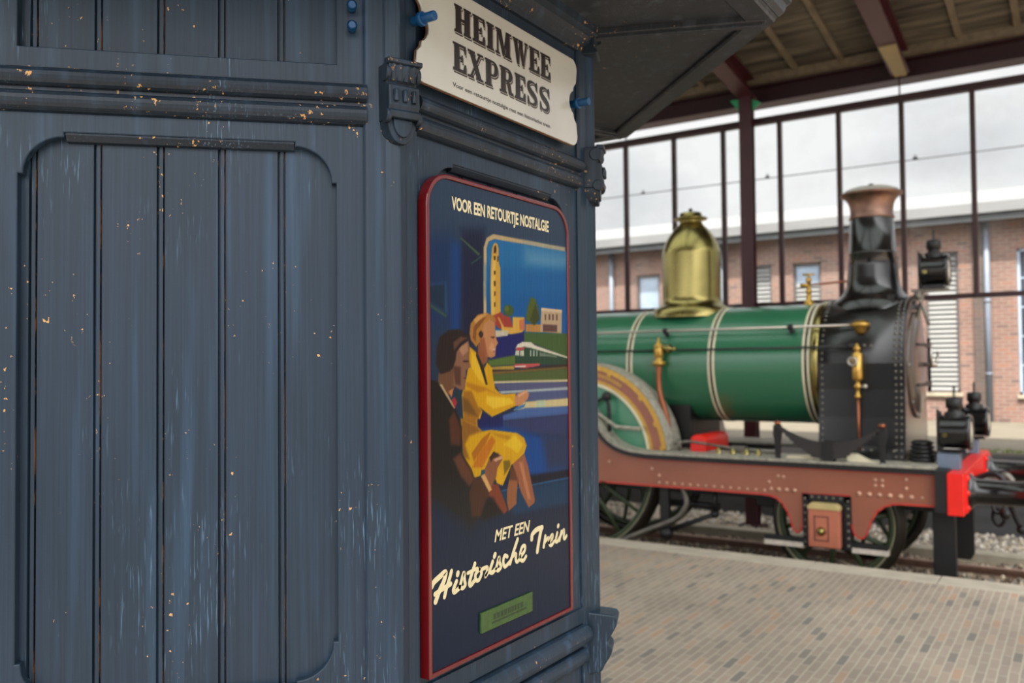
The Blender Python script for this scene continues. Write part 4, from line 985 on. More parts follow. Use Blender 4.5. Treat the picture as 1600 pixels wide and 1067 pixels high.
# smokebox
SBR = 0.665; SX0, SX1 = -2.19, -1.405
def sb_outline(e=0.0):
    pts = [(TRACK_Y+(SBR+e)*math.cos(PI*k/32), AXZ+(SBR+e)*math.sin(PI*k/32)) for k in range(33)]
    lo = [(TRACK_Y-SBR-e, AXZ-0.25), (TRACK_Y-SBR-0.015-e, 1.22), (TRACK_Y-SBR-0.045-e, 0.95), (TRACK_Y-SBR-0.085-e, 0.80)]
    return pts+lo+[(2*TRACK_Y-y, z) for y, z in lo[::-1]]
b = MB(); OU = sb_outline(); n = len(OU)
vs = [(SX0, y, z) for y, z in OU]+[(SX1, y, z) for y, z in OU]
for i in range(n): b.add([vs[i], vs[(i+1) % n], vs[n+(i+1) % n], vs[n+i]], [(0, 1, 2, 3)], 0, i < 32)
b.add(vs, [list(range(n)), list(range(n, 2*n))[::-1]])
def rim_pts(step):
    out = []; acc = 0
    for i in range(n-1):
        p, q = Vector((0,)+OU[i]), Vector((0,)+OU[i+1]); L = (q-p).length; t = step-acc
        while t < L: out.append((p+(q-p)*t/L, Vector((0, (q-p).z, -(q-p).y)).normalized())); t += step
        acc = (acc+L) % step
    return out
RP = [(p, nn) for p, nn in rim_pts(0.062) if p.z > 0.84]
for p, nn in RP:
    if nn.dot(Vector((0, p.y-TRACK_Y, p.z-AXZ))) < 0: nn = -nn
    for X in (SX0+0.035, SX1-0.075, SX1-0.028): b.rivet((X, p.y, p.z), nn, 0.0125, 1)
for p, nn in RP: b.rivet((SX1, TRACK_Y+(p.y-TRACK_Y)*0.95, AXZ+(p.z-AXZ)*0.95), (1, 0, 0), 0.011, 1)
for X in (-1.98, -1.88, -1.62, -1.70, -1.78, -1.5): b.rivet((X, TRACK_Y-SBR-0.055, 0.91), (0, -1, 0), 0.015, 1)
for X, z in ((-1.83, 1.905), (-1.76, 1.915), (-1.70, 1.91), (-1.55, 1.05), (-2.02, 1.05)): b.rivet((X, TRACK_Y-math.sqrt(max(0, SBR**2-(max(z, AXZ)-AXZ)**2))-0.0, z), (0, -1, 0.1), 0.015, 1)
smoke = b.build('smokebox', ['smoke_black', 'steel_dull'], loco)
b = MB(); b.box(SX0-0.02, SX1+0.02, TRACK_Y-SBR-0.11, TRACK_Y+SBR+0.11, 0.79, 0.835); b.build('saddle_flange', 'black_matt', smoke)
b = MB(); b.add([(SX1+0.004, y, z) for y, z in sb_outline(-0.02)], [list(range(n))]); b.build('front_plate', 'black_door', smoke)
# door with ring, hinges, crossed handle
b = MB(); b.lathe([(0.535, 0.0), (0.535, 0.018), (0.50, 0.024), (0.49, 0.014), (0.48, 0.03), (0.30, 0.062), (0.0, 0.085)], (SX1+0.004, TRACK_Y, AXZ-0.02), 'X', 48); door = b.build('smokebox_door', 'black_door', smoke)
b = MB(); b.tube((SX1+0.08, TRACK_Y, AXZ-0.02), (SX1+0.20, TRACK_Y, AXZ-0.02), 0.022, 12)
b.tube((SX1+0.15, TRACK_Y-0.02, AXZ-0.05), (SX1+0.15, TRACK_Y-0.05, AXZ+0.16), 0.014, 10, r1=0.011); b.tube((SX1+0.19, TRACK_Y+0.02, AXZ-0.0), (SX1+0.19, TRACK_Y+0.16, AXZ+0.10), 0.014, 10, r1=0.011)
b.ball((SX1+0.15, TRACK_Y-0.05, AXZ+0.165), 0.017); b.ball((SX1+0.19, TRACK_Y+0.165, AXZ+0.10), 0.017); b.build('door_handle', 'steel', door)
b = MB()
for z in (AXZ+0.18, AXZ-0.22): b.prism([(TRACK_Y+0.56, z-0.03), (TRACK_Y+0.56, z+0.03), (TRACK_Y-0.30, z+0.012), (TRACK_Y-0.30, z-0.012)], lambda a, c, d: (d, a, c), SX1+0.05, SX1+0.075)
b.tube((SX1+0.05, TRACK_Y+0.57, AXZ-0.30), (SX1+0.05, TRACK_Y+0.57, AXZ+0.26), 0.016, 10); b.build('hinge_straps', 'black_matt', door)
for a in range(0, 360, 45):
    b = MB(); b.rivet((SX1+0.02, TRACK_Y+0.515*math.cos(math.radians(a)), AXZ-0.02+0.515*math.sin(math.radians(a))), (1, 0, 0), 0.024)
    b.build('door_clamp', 'steel_dull', door)
# lamp iron and lifting bits over the door
b = MB(); b.box(SX1-0.02, SX1+0.32, TRACK_Y-0.05, TRACK_Y+0.05, 2.455, 2.480); b.path([(SX1+0.0, TRACK_Y-0.03, 2.12), (SX1+0.05, TRACK_Y-0.03, 2.26), (SX1+0.09, TRACK_Y-0.03, 2.46)], 0.02, 8)
b.tube((SX1+0.06, TRACK_Y-0.12, 2.40), (SX1+0.06, TRACK_Y+0.12, 2.40), 0.02, 10); b.ball((SX1+0.06, TRACK_Y-0.13, 2.40), 0.034); b.ball((SX1+0.03, TRACK_Y-0.04, 2.42), 0.032)
b.path([(SX1+0.07, TRACK_Y-0.15, 2.38), (SX1+0.11, TRACK_Y-0.15, 2.26), (SX1+0.15, TRACK_Y-0.14, 2.12)], 0.016, 8)
b.build('lamp_bracket', 'steel_dull', smoke)
b = MB(); b.box(-1.60, -1.54, TRACK_Y-0.34, TRACK_Y-0.26, 2.30, 2.42); b.build('cover_plug', 'black_matt', smoke)

# handrail and rod along the boiler side
def side_y(z, e=0.0): return TRACK_Y-math.sqrt(BR**2-(z-AXZ)**2)-e
hz = 2.118; hy = side_y(hz, 0.085)
b = MB(); b.tube((-8.2, hy, hz), (-1.83, hy, hz), 0.0135, 12); hr = b.build('handrail', 'steel', loco)
for X in (-5.2, -3.845, -2.475):
    b = MB(); b.ball((X, hy, hz), 0.034); b.tube((X, hy, hz), (X, side_y(hz-0.05, -0.01), hz-0.05), 0.019, 10, r1=0.028); b.tube((X-0.02, hy, hz-0.01), (X+0.03, hy-0.005, hz-0.065), 0.016, 8); b.build('handrail_knob', 'black_matt', hr)
b = MB(); b.lathe([(0.0, 0.075), (0.05, 0.07), (0.060, 0.055), (0.085, 0.048), (0.092, 0.030), (0.085, 0.014), (0.060, 0.0), (0.045, -0.035), (0.030, -0.055), (0.0, -0.06)], (-1.80, TRACK_Y-0.60, 2.09), 'Z', 20); b.tube((-1.83, hy, hz-0.005), (-1.80, TRACK_Y-0.60, 2.11), 0.016, 8); b.build('oil_cup', 'brass_yellow', smoke)
rz = 1.895; ry = side_y(rz, 0.045)
b = MB(); b.tube((-8.2, ry, rz), (-1.86, ry-0.03, rz+0.01), 0.0125, 10); b.ball((-1.87, ry-0.03, rz+0.01), 0.035); b.build('control_rod', 'black_matt', loco)
# displacement lubricator with its pipe
LX = -1.808; ly = TRACK_Y-SBR-0.075
b = MB(); b.lathe([(0.0, 1.935), (0.016, 1.93), (0.018, 1.905), (0.034, 1.90), (0.034, 1.87), (0.020, 1.865), (0.020, 1.85), (0.048, 1.84), (0.050, 1.60), (0.038, 1.575), (0.020, 1.57), (0.020, 1.54), (0.036, 1.535), (0.036, 1.505), (0.018, 1.495), (0.018, 1.44), (0.028, 1.435), (0.028, 1.41), (0.0, 1.405)], (LX, ly, 0), 'Z', 20)
b.tube((LX, ly, 1.885), (LX, ly+0.1, 1.885), 0.016, 10); b.tube((LX-0.05, ly-0.02, 1.77), (LX+0.03, ly-0.02, 1.77), 0.022, 10); lub = b.build('lubricator', 'brass_yellow', smoke)
b = MB(); b.lathe([(0.045, -0.012), (0.052, 0.0), (0.045, 0.012), (0.030, 0.012), (0.026, 0.0), (0.030, -0.012)], (LX-0.03, ly-0.065, 1.76), 'Y', 18, closed=True); b.tube((LX-0.03, ly-0.065, 1.76), (LX-0.03, ly-0.02, 1.76), 0.01, 8); b.build('valve_wheel', 'steel', lub); b = MB(); b.ball((LX+0.07, ly-0.02, 1.52), 0.026); b.tube((LX, ly-0.01, 1.52), (LX+0.07, ly-0.02, 1.52), 0.01, 8); b.build('drain_cock', 'steel', lub)
b = MB(); b.tube((LX, ly, 1.42), (LX, ly+0.03, 0.84), 0.012, 10); b.build('drain_pipe', 'copper_pipe', lub)
# brass cock in front of the dome with a rod to the chimney
b = MB(); b.lathe([(0.05, 2.36), (0.048, 2.41), (0.030, 2.425), (0.026, 2.50), (0.034, 2.51), (0.034, 2.53), (0.024, 2.54), (0.022, 2.61), (0.030, 2.615), (0.030, 2.66), (0.014, 2.67), (0.012, 2.70), (0.0, 2.702)], (-2.44, TRACK_Y, 0), 'Z', 14); b.tube((-2.50, TRACK_Y, 2.70), (-2.38, TRACK_Y, 2.70), 0.012, 8); b.tube((-2.52, TRACK_Y-0.02, 2.585), (-2.44, TRACK_Y-0.02, 2.585), 0.026, 10, r1=0.018)
wh = b.build('whistle_cock', 'brass_yellow', loco)
b = MB(); b.tube((-2.42, TRACK_Y-0.02, 2.585), (-2.02, TRACK_Y-0.06, 2.60), 0.011, 8); b.build('cock_rod', 'copper_pipe', wh)
# clack valve and copper feed pipe
VX = -3.87; vy = TRACK_Y-BR-0.085
b = MB(); b.lathe([(0.0, 2.045), (0.012, 2.04), (0.014, 2.0), (0.028, 1.995), (0.034, 1.97), (0.052, 1.955), (0.052, 1.835), (0.044, 1.825), (0.042, 1.79), (0.070, 1.785), (0.074, 1.755), (0.062, 1.735), (0.040, 1.73), (0.0, 1.728)], (VX, vy, 0), 'Z', 20); cl = b.build('clack_valve', 'brass_yellow', boiler)
b = MB(); b.tube((VX, vy, 1.915), (VX+0.05, vy+0.14, 1.915), 0.036, 12); b.tube((VX+0.03, vy-0.01, 1.93), (VX+0.16, vy+0.01, 1.915), 0.030, 12, r1=0.022); b.lathe([(0.046, 0), (0.05, 0.02), (0.046, 0.04)], (VX+0.10, vy, 1.92), 'X', 12); b.ball((VX+0.17, vy+0.01, 1.915), 0.028); b.build('valve_cap', 'brass', cl)
b = MB(); b.path([(VX, vy, 1.74), (VX-0.005, vy, 1.55), (VX+0.02, vy, 1.38), (VX+0.075, vy+0.01, 1.18), (VX+0.10, vy+0.01, 1.0), (VX+0.10, vy+0.01, 0.80)], 0.030, 12); b.build('feed_pipe', 'copper_pipe', cl)

# running board and outside frame plates
NY, FY = TRACK_Y-1.08, TRACK_Y+1.08
board_top = [(-9.6, 0.80), (-7.9, 0.80), (-7.75, 0.83), (-7.6, 0.95), (-7.45, 1.15), (-7.3, 1.32), (-7.15, 1.40), (-5.0, 1.42), (-4.80, 1.40), (-4.64, 1.34), (-4.52, 1.24), (-4.42, 1.10), (-4.33, 0.985), (-4.22, 0.905), (-4.08, 0.855), (-3.90, 0.835), (-3.6, 0.828), (-1.10, 0.828)]
def strip(mb, line, t0, t1, y0, y1, mi=0):
    """a bent plate following a side-view line, t0..t1 below it"""
    n = len(line); vs = []
    for i, (x, z) in enumerate(line):
        a, c = line[max(i-1, 0)], line[min(i+1, n-1)]; d = Vector((c[0]-a[0], c[1]-a[1])).normalized(); nx, nz = -d.y, d.x
        for t in (t0, t1):
            for y in (y0, y1): vs.append((x-nx*t, y, z-nz*t))
    fs = []
    for i in range(n-1):
        o, p = 4*i, 4*i+4
        fs += [(o, o+1, p+1, p), (o+2, p+2, p+3, o+3), (o, p, p+2, o+2), (o+1, o+3, p+3, p+1)]
    fs += [(0, 2, 3, 1), (4*n-4, 4*n-3, 4*n-1, 4*n-2)]
    return mb.add(vs, fs, mi)
fine = [tuple(p[:2]) for p in catmull([Vector((x, z, 0)) for x, z in board_top], 3)]
for side, y in ((-1, NY), (1, FY)):
    b = MB()
    a, c = (y-0.06, TRACK_Y-0.52) if side < 0 else (TRACK_Y+0.52, y+0.06)
    strip(b, fine, 0.0, 0.022, a, c)
    for k in range(44): b.rivet((-3.9+k*0.064, y+0.02*side, 0.828), (0, 0, 1), 0.011, 1)
    board = b.build('running_board', ['tread', 'steel'], loco)
    b = MB(); e0, e1 = (y-0.055, y-0.035) if side < 0 else (y+0.035, y+0.055)
    strip(b, fine, 0.020, 0.070, e0, e1)
    for k in range(62):
        X = -4.0+k*0.047
        if X < -1.15: b.rivet((X, e0 if side < 0 else e1, 0.783), (0, side, 0), 0.009)
    b.build('edge_angle', 'black_matt', board)
    for k in (): b.rivet((-3.9+k*0.064, y-0.02*(-side), 0.828), (0, 0, 1), 0.011)
    # frame plate with horns round the leading axlebox
    low = [(-1.095, 0.468), (-1.40, 0.466), (-1.458, 0.458), (-1.52, 0.435), (-1.585, 0.385), (-1.635, 0.30), (-1.665, 0.21), (-1.69, 0.15), (-1.725, 0.122), (-1.765, 0.130), (-1.795, 0.17), (-1.810, 0.24), (-1.814, 0.512),
           (-2.246, 0.505), (-2.25, 0.24), (-2.262, 0.17), (-2.285, 0.13), (-2.32, 0.125), (-2.345, 0.15), (-2.365, 0.23), (-2.395, 0.31), (-2.44, 0.385), (-2.50, 0.438), (-2.56, 0.458), (-2.65, 0.464), (-4.35, 0.468), (-9.5, 0.468), (-9.5, 0.76), (-7.9, 0.76)]
    up_line = [(x, z-0.045) for x, z in board_top if x > -7.9]
    outline = low+up_line
    me = plate(outline, [], 0.03, 0.002)
    b = MB(); b.mesh(me, lambda p, q, d: (p, y-0.015+d, q)); FB = b
    # red lining along the lower edge, drawn on the plate
    b = MB(); yo = y-0.0165 if side < 0 else y+0.0165; ye = yo-0.003 if side < 0 else yo+0.003
    ln = [(x, z+0.012) for x, z in low[:27]]
    def band(pts, w):
        for i in range(len(pts)-1):
            p, q = Vector(pts[i]), Vector(pts[i+1]); d = (q-p).normalized(); nn = Vector((-d.y, d.x))*w/2; e = d*w*0.4
            b.prism([tuple(p-nn-e), tuple(q-nn+e), tuple(q+nn+e), tuple(p+nn-e)], lambda a2, c2, d2: (a2, d2, c2), yo, ye)
    band(ln[:12], 0.013); band([(-1.826, 0.52), (-2.236, 0.513)], 0.011); band(ln[13:25], 0.013); band([ln[25], ln[26]], 0.013); band([(-2.65, 0.476), (-4.4, 0.48)], 0.013)
    band([(-1.112, 0.48), (-1.112, 0.74)], 0.008); band([(-1.112, 0.745), (-3.95, 0.748)], 0.006)
    LB = b; b = FB
    for k in range(14): b.rivet((-3.72+k*0.085, yo, 0.515), (0, side, 0), 0.015, 1)
    for k in range(4): b.rivet((-2.55+k*0.075, yo, 0.532), (0, side, 0), 0.021, 1)
    for k in range(7): b.rivet((-1.74+k*0.088, yo, 0.545), (0, side, 0), 0.023 if k < 6 else 0.016, 1)
    for X, z in ((-3.72, 0.59), (-3.80, 0.655), (-2.57, 0.60), (-1.34, 0.62), (-1.34, 0.70), (-4.30, 0.70), (-1.60, 0.68), (-1.54, 0.68), (-1.60, 0.63), (-1.54, 0.63), (-2.48, 0.66), (-2.43, 0.655)): b.rivet((X, yo, z), (0, side, 0), 0.017, 1)
    fr = b.build('frame_plate', ['frame_brown', 'rivet_brown'], loco)
    LB.build('red_lining', 'red_line', fr)
    # axlebox in its black horn guides
    s = side; Y = lambda o: y+s*o
    b = MB(); b.box(-2.246, -2.190, min(Y(0.0), Y(0.04)), max(Y(0.0), Y(0.04)), 0.02, 0.51); b.box(-1.870, -1.814, min(Y(0), Y(0.04)), max(Y(0), Y(0.04)), 0.02, 0.51); b.box(-2.246, -1.814, min(Y(0), Y(0.04)), max(Y(0), Y(0.04)), 0.455, 0.515)
    b.box(-2.246, -1.814, min(Y(-0.1), Y(0)), max(Y(-0.1), Y(0)), 0.02, 0.5)
    for k in range(7):
        for X in (-2.225, -1.835): b.rivet((X, Y(0.04), 0.06+k*0.068), (0, s, 0), 0.0135, 1)
    for k in range(5): b.rivet((-2.16+k*0.065, Y(0.04), 0.49), (0, s, 0), 0.0125, 1)
    hg = b.build('horn_guide', ['black_matt', 'steel_dull'], loco)
    b = MB(); b.box(-2.18, -1.895, min(Y(0.02), Y(0.115)), max(Y(0.02), Y(0.115)), 0.035, 0.385); ab = b.build('axlebox', 'box_brown', loco, bevel=0.010)
    b = MB(); b.prism([(-2.185, 0.385), (-1.89, 0.385), (-1.89, 0.415), (-1.925, 0.445), (-2.15, 0.445), (-2.185, 0.415)], lambda p, q, d: (p, y+s*d, q), 0.02, 0.12); b.build('oil_box_lid', 'pale_brass', ab, bevel=0.006)
    b = MB()
    for (x0, x1, z0, z1) in ((-2.125, -1.995, 0.095, 0.103), (-2.125, -1.995, 0.317, 0.325), (-2.125, -2.117, 0.095, 0.325), (-2.003, -1.995, 0.095, 0.325)): b.box(x0, x1, min(Y(0.113), Y(0.1175)), max(Y(0.113), Y(0.1175)), z0, z1)
    b.build('lining', 'maroon', ab)
    b = MB(); b.lathe([(0.042, 0.0), (0.040, 0.012), (0.026, 0.03), (0.018, 0.045), (0.0, 0.048)] if s > 0 else [(0.042, 0.0), (0.040, -0.012), (0.026, -0.03), (0.018, -0.045), (0.0, -0.048)], (-2.06, Y(0.115), 0.185), 'Y', 16); b.build('plug', 'brass', ab)
    for x0, x1 in ((-2.62, -2.25), (-1.81, -1.50)):
        b = MB(); b.box(x0, x1, min(Y(-0.06), Y(0.03)), max(Y(-0.06), Y(0.03)), 0.0, 0.045); b.box(x0, x1, min(Y(0.005), Y(0.02)), max(Y(0.005), Y(0.02)), 0.045, 0.095, 1)
        b.build('horn_stay', ['stay_white', 'black_matt'], hg)
    # leaf spring above the board
    b = MB(); m_ = 11
    for lf in range(9):
        hl = 0.47*(1-lf*0.085); pts = []
        for k in range(m_):
            x = -2.015+hl*(2*k/(m_-1)-1); z = 0.995+0.155*((x+2.015)/0.47)**2-lf*0.0165
            pts.append((x, z))
        for k in range(m_-1):
            (xa, za), (xb, zb) = pts[k], pts[k+1]
            b.prism([(xa, za-0.015), (xb, zb-0.015), (xb, zb), (xa, za)], lambda p, q, d: (p, d, q), min(Y(-0.05), Y(0.03)), max(Y(-0.05), Y(0.03)))
    sp = b.build('leaf_spring', 'spring', loco)
    b = MB(); b.box(-2.065, -1.955, min(Y(-0.06), Y(0.04)), max(Y(-0.06), Y(0.04)), 0.80, 1.015); b.build('spring_buckle', 'black_matt', sp, bevel=0.006)
    for X in (-2.49, -1.54):
        b = MB(); b.prism([(-0.020, 0.80), (0.020, 0.80), (0.024, 0.98), (0.040, 1.06), (0.036, 1.15), (-0.036, 1.15), (-0.040, 1.06), (-0.024, 0.98)], lambda p, q, d: (X+p, y+s*d, q), -0.05, 0.0); b.tube((X, Y(-0.03), 1.15), (X, Y(-0.03), 1.20), 0.022, 8); hang = b.build('spring_hanger', 'black_matt', sp, bevel=0.004)
        b = MB(); b.tube((X, Y(-0.025), 1.155), (X, Y(-0.025), 1.185), 0.034, 6); b.build('hanger_nut', 'copper_pipe', hang)
    # splasher over the driving wheel
    SCX, SCZ = -4.74, 0.735
    for ci, cx in enumerate((SCX, -7.0)):
        y0 = y+s*(-0.20); a_in = 0.845
        ring = arc(cx, SCZ, 1.04, 5.5, 174.5, 40)
        b = MB(); b.prism(arc(cx, SCZ, 0.80, 6, 174, 36), lambda p, q, d: (p, y0+s*d, q), -0.02, 0.0); spl = b.build('splasher', 'green_light', loco)
        b = MB(); top = arc(cx, SCZ, 1.045, 5.5, 174.5, 40)
        vs = [(p, y0+s*0.03, q) for p, q in top]+[(p, TRACK_Y+s*0.52, q) for p, q in top]; k_ = len(top)
        vs2 = [(cx+(p-cx)*0.985, yy, SCZ+(q-SCZ)*0.985) for p, yy, q in vs]
        b.add(vs+vs2, [(i, i+1, k_+i+1, k_+i) for i in range(k_-1)]+[(2*k_+i, 3*k_+i, 3*k_+i+1, 2*k_+i+1) for i in range(k_-1)]+[(i, 2*k_+i, 2*k_+i+1, i+1) for i in range(k_-1)], 0, True); b.build('splasher_top', 'tread', spl)
        for r0, r1, mt, nm, dd in ((0.975, 1.035, 'brass_yellow', 'brass_edging', 0.03), (0.870, 0.978, 'frame_brown', 'name_band', 0.022), (0.835, 0.873, 'brass_yellow', 'inner_edging', 0.028), (0.800, 0.837, 'cream_line', 'cream_lining', 0.024)):
            b = MB(); b.prism(arc(cx, SCZ, r1, 6, 174, 44)+arc(cx, SCZ, r0, 174, 6, 44), lambda p, q, d: (p, y0+s*d, q), -0.01, dd); b.build(nm, mt, spl, bevel=0.003)
        b = MB()
        for k in range(14):
            a = math.radians(90-k*2.4); a2 = a-math.radians(1.3)
            b.prism([(cx+rr_*math.cos(t_), SCZ+rr_*math.sin(t_)) for rr_, t_ in ((0.905, a), (0.905, a2), (0.945, a2), (0.945, a))], lambda p, q, d: (p, y0+s*d, q), 0.02, 0.028)
        b.build('name_lettering', 'brass_yellow', spl)
        for a in (70, 43, 24, 8):
            b = MB(); b.prism([(cx+rr_*math.cos(math.radians(t_)), SCZ+rr_*math.sin(math.radians(t_))) for rr_, t_ in ((0.955, a), (0.955, a-3), (0.99, a-3), (0.99, a))], lambda p, q, d: (p, y0+s*d, q), 0.02, 0.036)
            b.build('plate_lug', 'brass_yellow', spl)

# buffer beam with buffers, guard irons and coupling
b = MB(); b.box(-1.000, -0.872, TRACK_Y-1.20, TRACK_Y+1.20, 0.425, 0.785); beam = b.build('buffer_beam', 'red', loco, bevel=0.006)
b = MB(); b.box(-1.10, -1.0, TRACK_Y-1.17, TRACK_Y+1.17, 0.44, 0.80); b.build('beam_backing', 'black_matt', beam)
for s in (-1, 1):
    by = TRACK_Y+s*0.875; bz = 0.605
    b = MB(); b.box(-0.872, -0.858, by-0.2, by+0.2, bz-0.17, bz+0.17)
    for dy in (-0.15, 0.15):
        for dz in (-0.13, 0.0, 0.13): b.rivet((-0.858, by+dy, bz+dz), (1, 0, 0), 0.026)
    b.build('buffer_flange', 'red', beam)
    b = MB(); b.lathe([(0.0, -0.865), (0.155, -0.865), (0.155, -0.84), (0.125, -0.82), (0.112, -0.79), (0.108, -0.44), (0.122, -0.435), (0.125, -0.38), (0.110, -0.37), (0.060, -0.365), (0.055, -0.22), (0.09, -0.20), (0.215, -0.185), (0.222, -0.165), (0.20, -0.145), (0.0, -0.13)], (0, by, bz), 'X', 36); b.build('buffer', 'black', loco)
    b = MB(); yy = TRACK_Y+s*0.76
    b.prism([(-1.175, 0.46), (-0.985, 0.46), (-0.985, -0.26), (-1.02, -0.33), (-1.175, -0.33)], lambda p, q, d: (p, yy+d, q), -0.03, 0.03); b.build('guard_iron', 'black_matt', loco, bevel=0.006)
b = MB(); b.path([(-0.86, TRACK_Y, 0.60), (-0.72, TRACK_Y, 0.60), (-0.64, TRACK_Y, 0.66), (-0.58, TRACK_Y, 0.60)], 0.035, 10); b.build('draw_hook', 'steel_dull', beam)
b = MB()
for k, z in enumerate((0.50, 0.38, 0.26)): 
    pts = [(-0.70+0.05*math.cos(a), TRACK_Y+(0.03*math.sin(a) if k % 2 else 0.0)-0.02, z+0.08*math.sin(a)) for a in [i*PI/6 for i in range(12)]+[0.0]]
    b.path(pts, 0.017, 8)
b.ball((-0.64, TRACK_Y-0.1, 0.30), 0.05); b.build('coupling_chain', 'black_matt', beam)
b = MB(); b.path([(-0.86, TRACK_Y-0.42, 0.66), (-0.70, TRACK_Y-0.44, 0.72), (-0.60, TRACK_Y-0.46, 0.62), (-0.56, TRACK_Y-0.47, 0.42), (-0.50, TRACK_Y-0.47, 0.26)], 0.026, 10); b.ball((-0.49, TRACK_Y-0.47, 0.23), 0.042); b.build('brake_hose', 'black_matt', beam)
for s in (-1, 1):
    b = MB(); b.box(-1.115, -0.93, TRACK_Y+s*0.80-0.09, TRACK_Y+s*0.80+0.09, 0.785, 0.925); b.box(-1.10, -0.945, TRACK_Y+s*0.80-0.075, TRACK_Y+s*0.80+0.075, 0.925, 0.938); b.build('lamp_stand', 'grey_blue', loco, bevel=0.006)
b = MB()
for k in range(5): b.lathe([(0.10-0.006*k, -0.02), (0.125-0.006*k, 0.0), (0.10-0.006*k, 0.02)], (-1.255, TRACK_Y-0.72, 0.85+k*0.038), 'Z', 16)
b.build('rope_coil', 'black_matt', loco)

# wheels
def wheel(X, s, r, n, name):
    Yc = TRACK_Y+s*0.735; z = RAIL_Z+r; o = s*0.065
    b = MB()
    b.lathe([(r-0.065, -0.065*s), (r+0.028, -0.065*s), (r+0.026, -0.035*s), (r, -0.028*s), (r-0.006, 0.065*s), (r-0.06, 0.066*s), (r-0.065, 0.05*s)], (X, Yc, z), 'Y', 64, 0, closed=True)
    wheel_o = b.build(name, 'tyre', loco)
    b = MB(); b.lathe([(r-0.115, -0.045*s), (r-0.063, -0.05*s), (r-0.063, 0.052*s), (r-0.115, 0.045*s)], (X, Yc, z), 'Y', 64, 0, closed=True)
    for k in range(n):
        a = 2*PI*k/n+0.2; ca, sa = math.cos(a), math.sin(a)
        b.tube((X+ca*0.10, Yc, z+sa*0.10), (X+ca*(r-0.09), Yc, z+sa*(r-0.09)), 0.034, 8, r1=0.022)
    b.lathe([(0.0, -0.08*s), (0.15, -0.08*s), (0.16, 0.07*s), (0.09, 0.09*s), (0.0, 0.09*s)], (X, Yc, z), 'Y', 28); b.build('wheel_centre', 'green_dark', wheel_o)
    b = MB(); b.lathe([(r-0.069, 0.053*s), (r-0.060, 0.068*s), (r-0.052, 0.068*s), (r-0.055, 0.053*s)], (X, Yc, z), 'Y', 64, 0); b.build('wheel_lining', 'wheel_line', wheel_o)
for X, r, n, nm in ((-2.035, 0.60, 10, 'leading_wheel'), (-4.86, 0.985, 16, 'driving_wheel'), (-7.05, 0.985, 16, 'driving_wheel')):
    for s in (-1, 1): wheel(X, s, r, n, nm)
    b = MB(); b.tube((X, TRACK_Y-0.99, RAIL_Z+r), (X, TRACK_Y+0.99, RAIL_Z+r), 0.08, 16); b.build('axle', 'steel_dull', loco)
# machinery between the frames
b = MB(); b.box(-2.9, -1.45, TRACK_Y-0.50, TRACK_Y+0.50, 0.25, 0.80); b.build('cylinder_block', 'black_matt', loco, bevel=0.02)
b = MB()
for s in (-1, 1): b.box(-8.2, -1.1, TRACK_Y+s*0.58-0.015, TRACK_Y+s*0.58+0.015, 0.35, 0.80)
b.build('inside_frame', 'black_matt', loco)
b = MB(); b.box(-4.02, -3.62, TRACK_Y-0.46, TRACK_Y+0.46, 0.78, 1.30); b.build('motion_bracket', 'black_matt', loco)


hood = [(-0.085, 0.0), (0.085, 0.0), (0.085, 0.12), (0.07, 0.155), (0.035, 0.172), (-0.035, 0.172), (-0.07, 0.155), (-0.085, 0.12)]
b = MB(); b.prism(hood, lambda p, q, d: (-3.405+p, d, 0.826+q), TRACK_Y-0.80, TRACK_Y-0.10); b.build('gear_cover', 'red', loco, bevel=0.008)
b = MB(); b.path([(-3.54, NY+0.16, 0.46), (-3.50, NY+0.16, 0.36), (-3.50, NY+0.16, 0.26), (-3.62, NY+0.16, 0.12), (-3.95, NY+0.17, -0.03), (-4.35, NY+0.18, -0.22)], 0.032, 10); b.build('injector_pipe', 'steel_dull', loco)
b = MB(); b.tube((-3.20, NY+0.2, 0.47), (-3.20, NY+0.2, 0.20), 0.022, 10); b.tube((-3.20, NY+0.2, 0.20), (-3.72, NY+0.2, -0.02), 0.025, 10); b.ball((-3.20, NY+0.2, 0.20), 0.045); b.ball((-3.74, NY+0.2, -0.05), 0.075); b.box(-3.80, -3.70, NY+0.17, NY+0.23, -0.05, 0.46); b.tube((-3.2, NY+0.35, 0.26), (-3.75, NY+0.35, 0.26), 0.03, 10); b.build('brake_gear', 'black_matt', loco)
b = MB(); b.path([(-3.66, NY+0.25, 0.90), (-3.5, NY+0.25, 0.93), (-3.3, NY+0.28, 0.91)], 0.014, 8); b.tube((-3.60, NY+0.25, 0.82), (-3.60, NY+0.25, 0.96), 0.02, 10); b.tube((-3.0, NY+0.3, 0.87), (-2.6, NY+0.3, 0.86), 0.022, 8); b.tube((-3.3, NY+0.28, 0.91), (-3.0, NY+0.3, 0.87), 0.014, 8); b.box(-3.05, -2.9, NY+0.28, NY+0.36, 0.83, 0.90); b.build('cylinder_cock_rod', 'steel_dull', loco)
for X in (-3.15, -3.0, -2.86, -2.74):
    b = MB(); b.lathe([(0.03, 0.82), (0.03, 0.86), (0.018, 0.865), (0.018, 0.885), (0.0, 0.89)], (X, NY+0.2, 0), 'Z', 10)
    b.build('oil_cup', 'brass', loco)
b = MB(); b.prism([(-1.85, 0.826), (-1.52, 0.826), (-1.66, 0.845), (-1.78, 0.90), (-1.86, 0.90)], lambda p, q, d: (p, d, q), NY+0.03, NY+0.14); b.build('sand_pipe_cover', 'cream_line', loco, bevel=0.006); b = MB(); b.prism([(-2.42, 0.826), (-2.12, 0.826), (-2.15, 0.84), (-2.22, 0.88), (-2.26, 0.86), (-2.42, 0.85)], lambda p, q, d: (p, d, q), NY+0.05, NY+0.16); b.build('sand_pipe_cover', 'cream_line', loco, bevel=0.006)
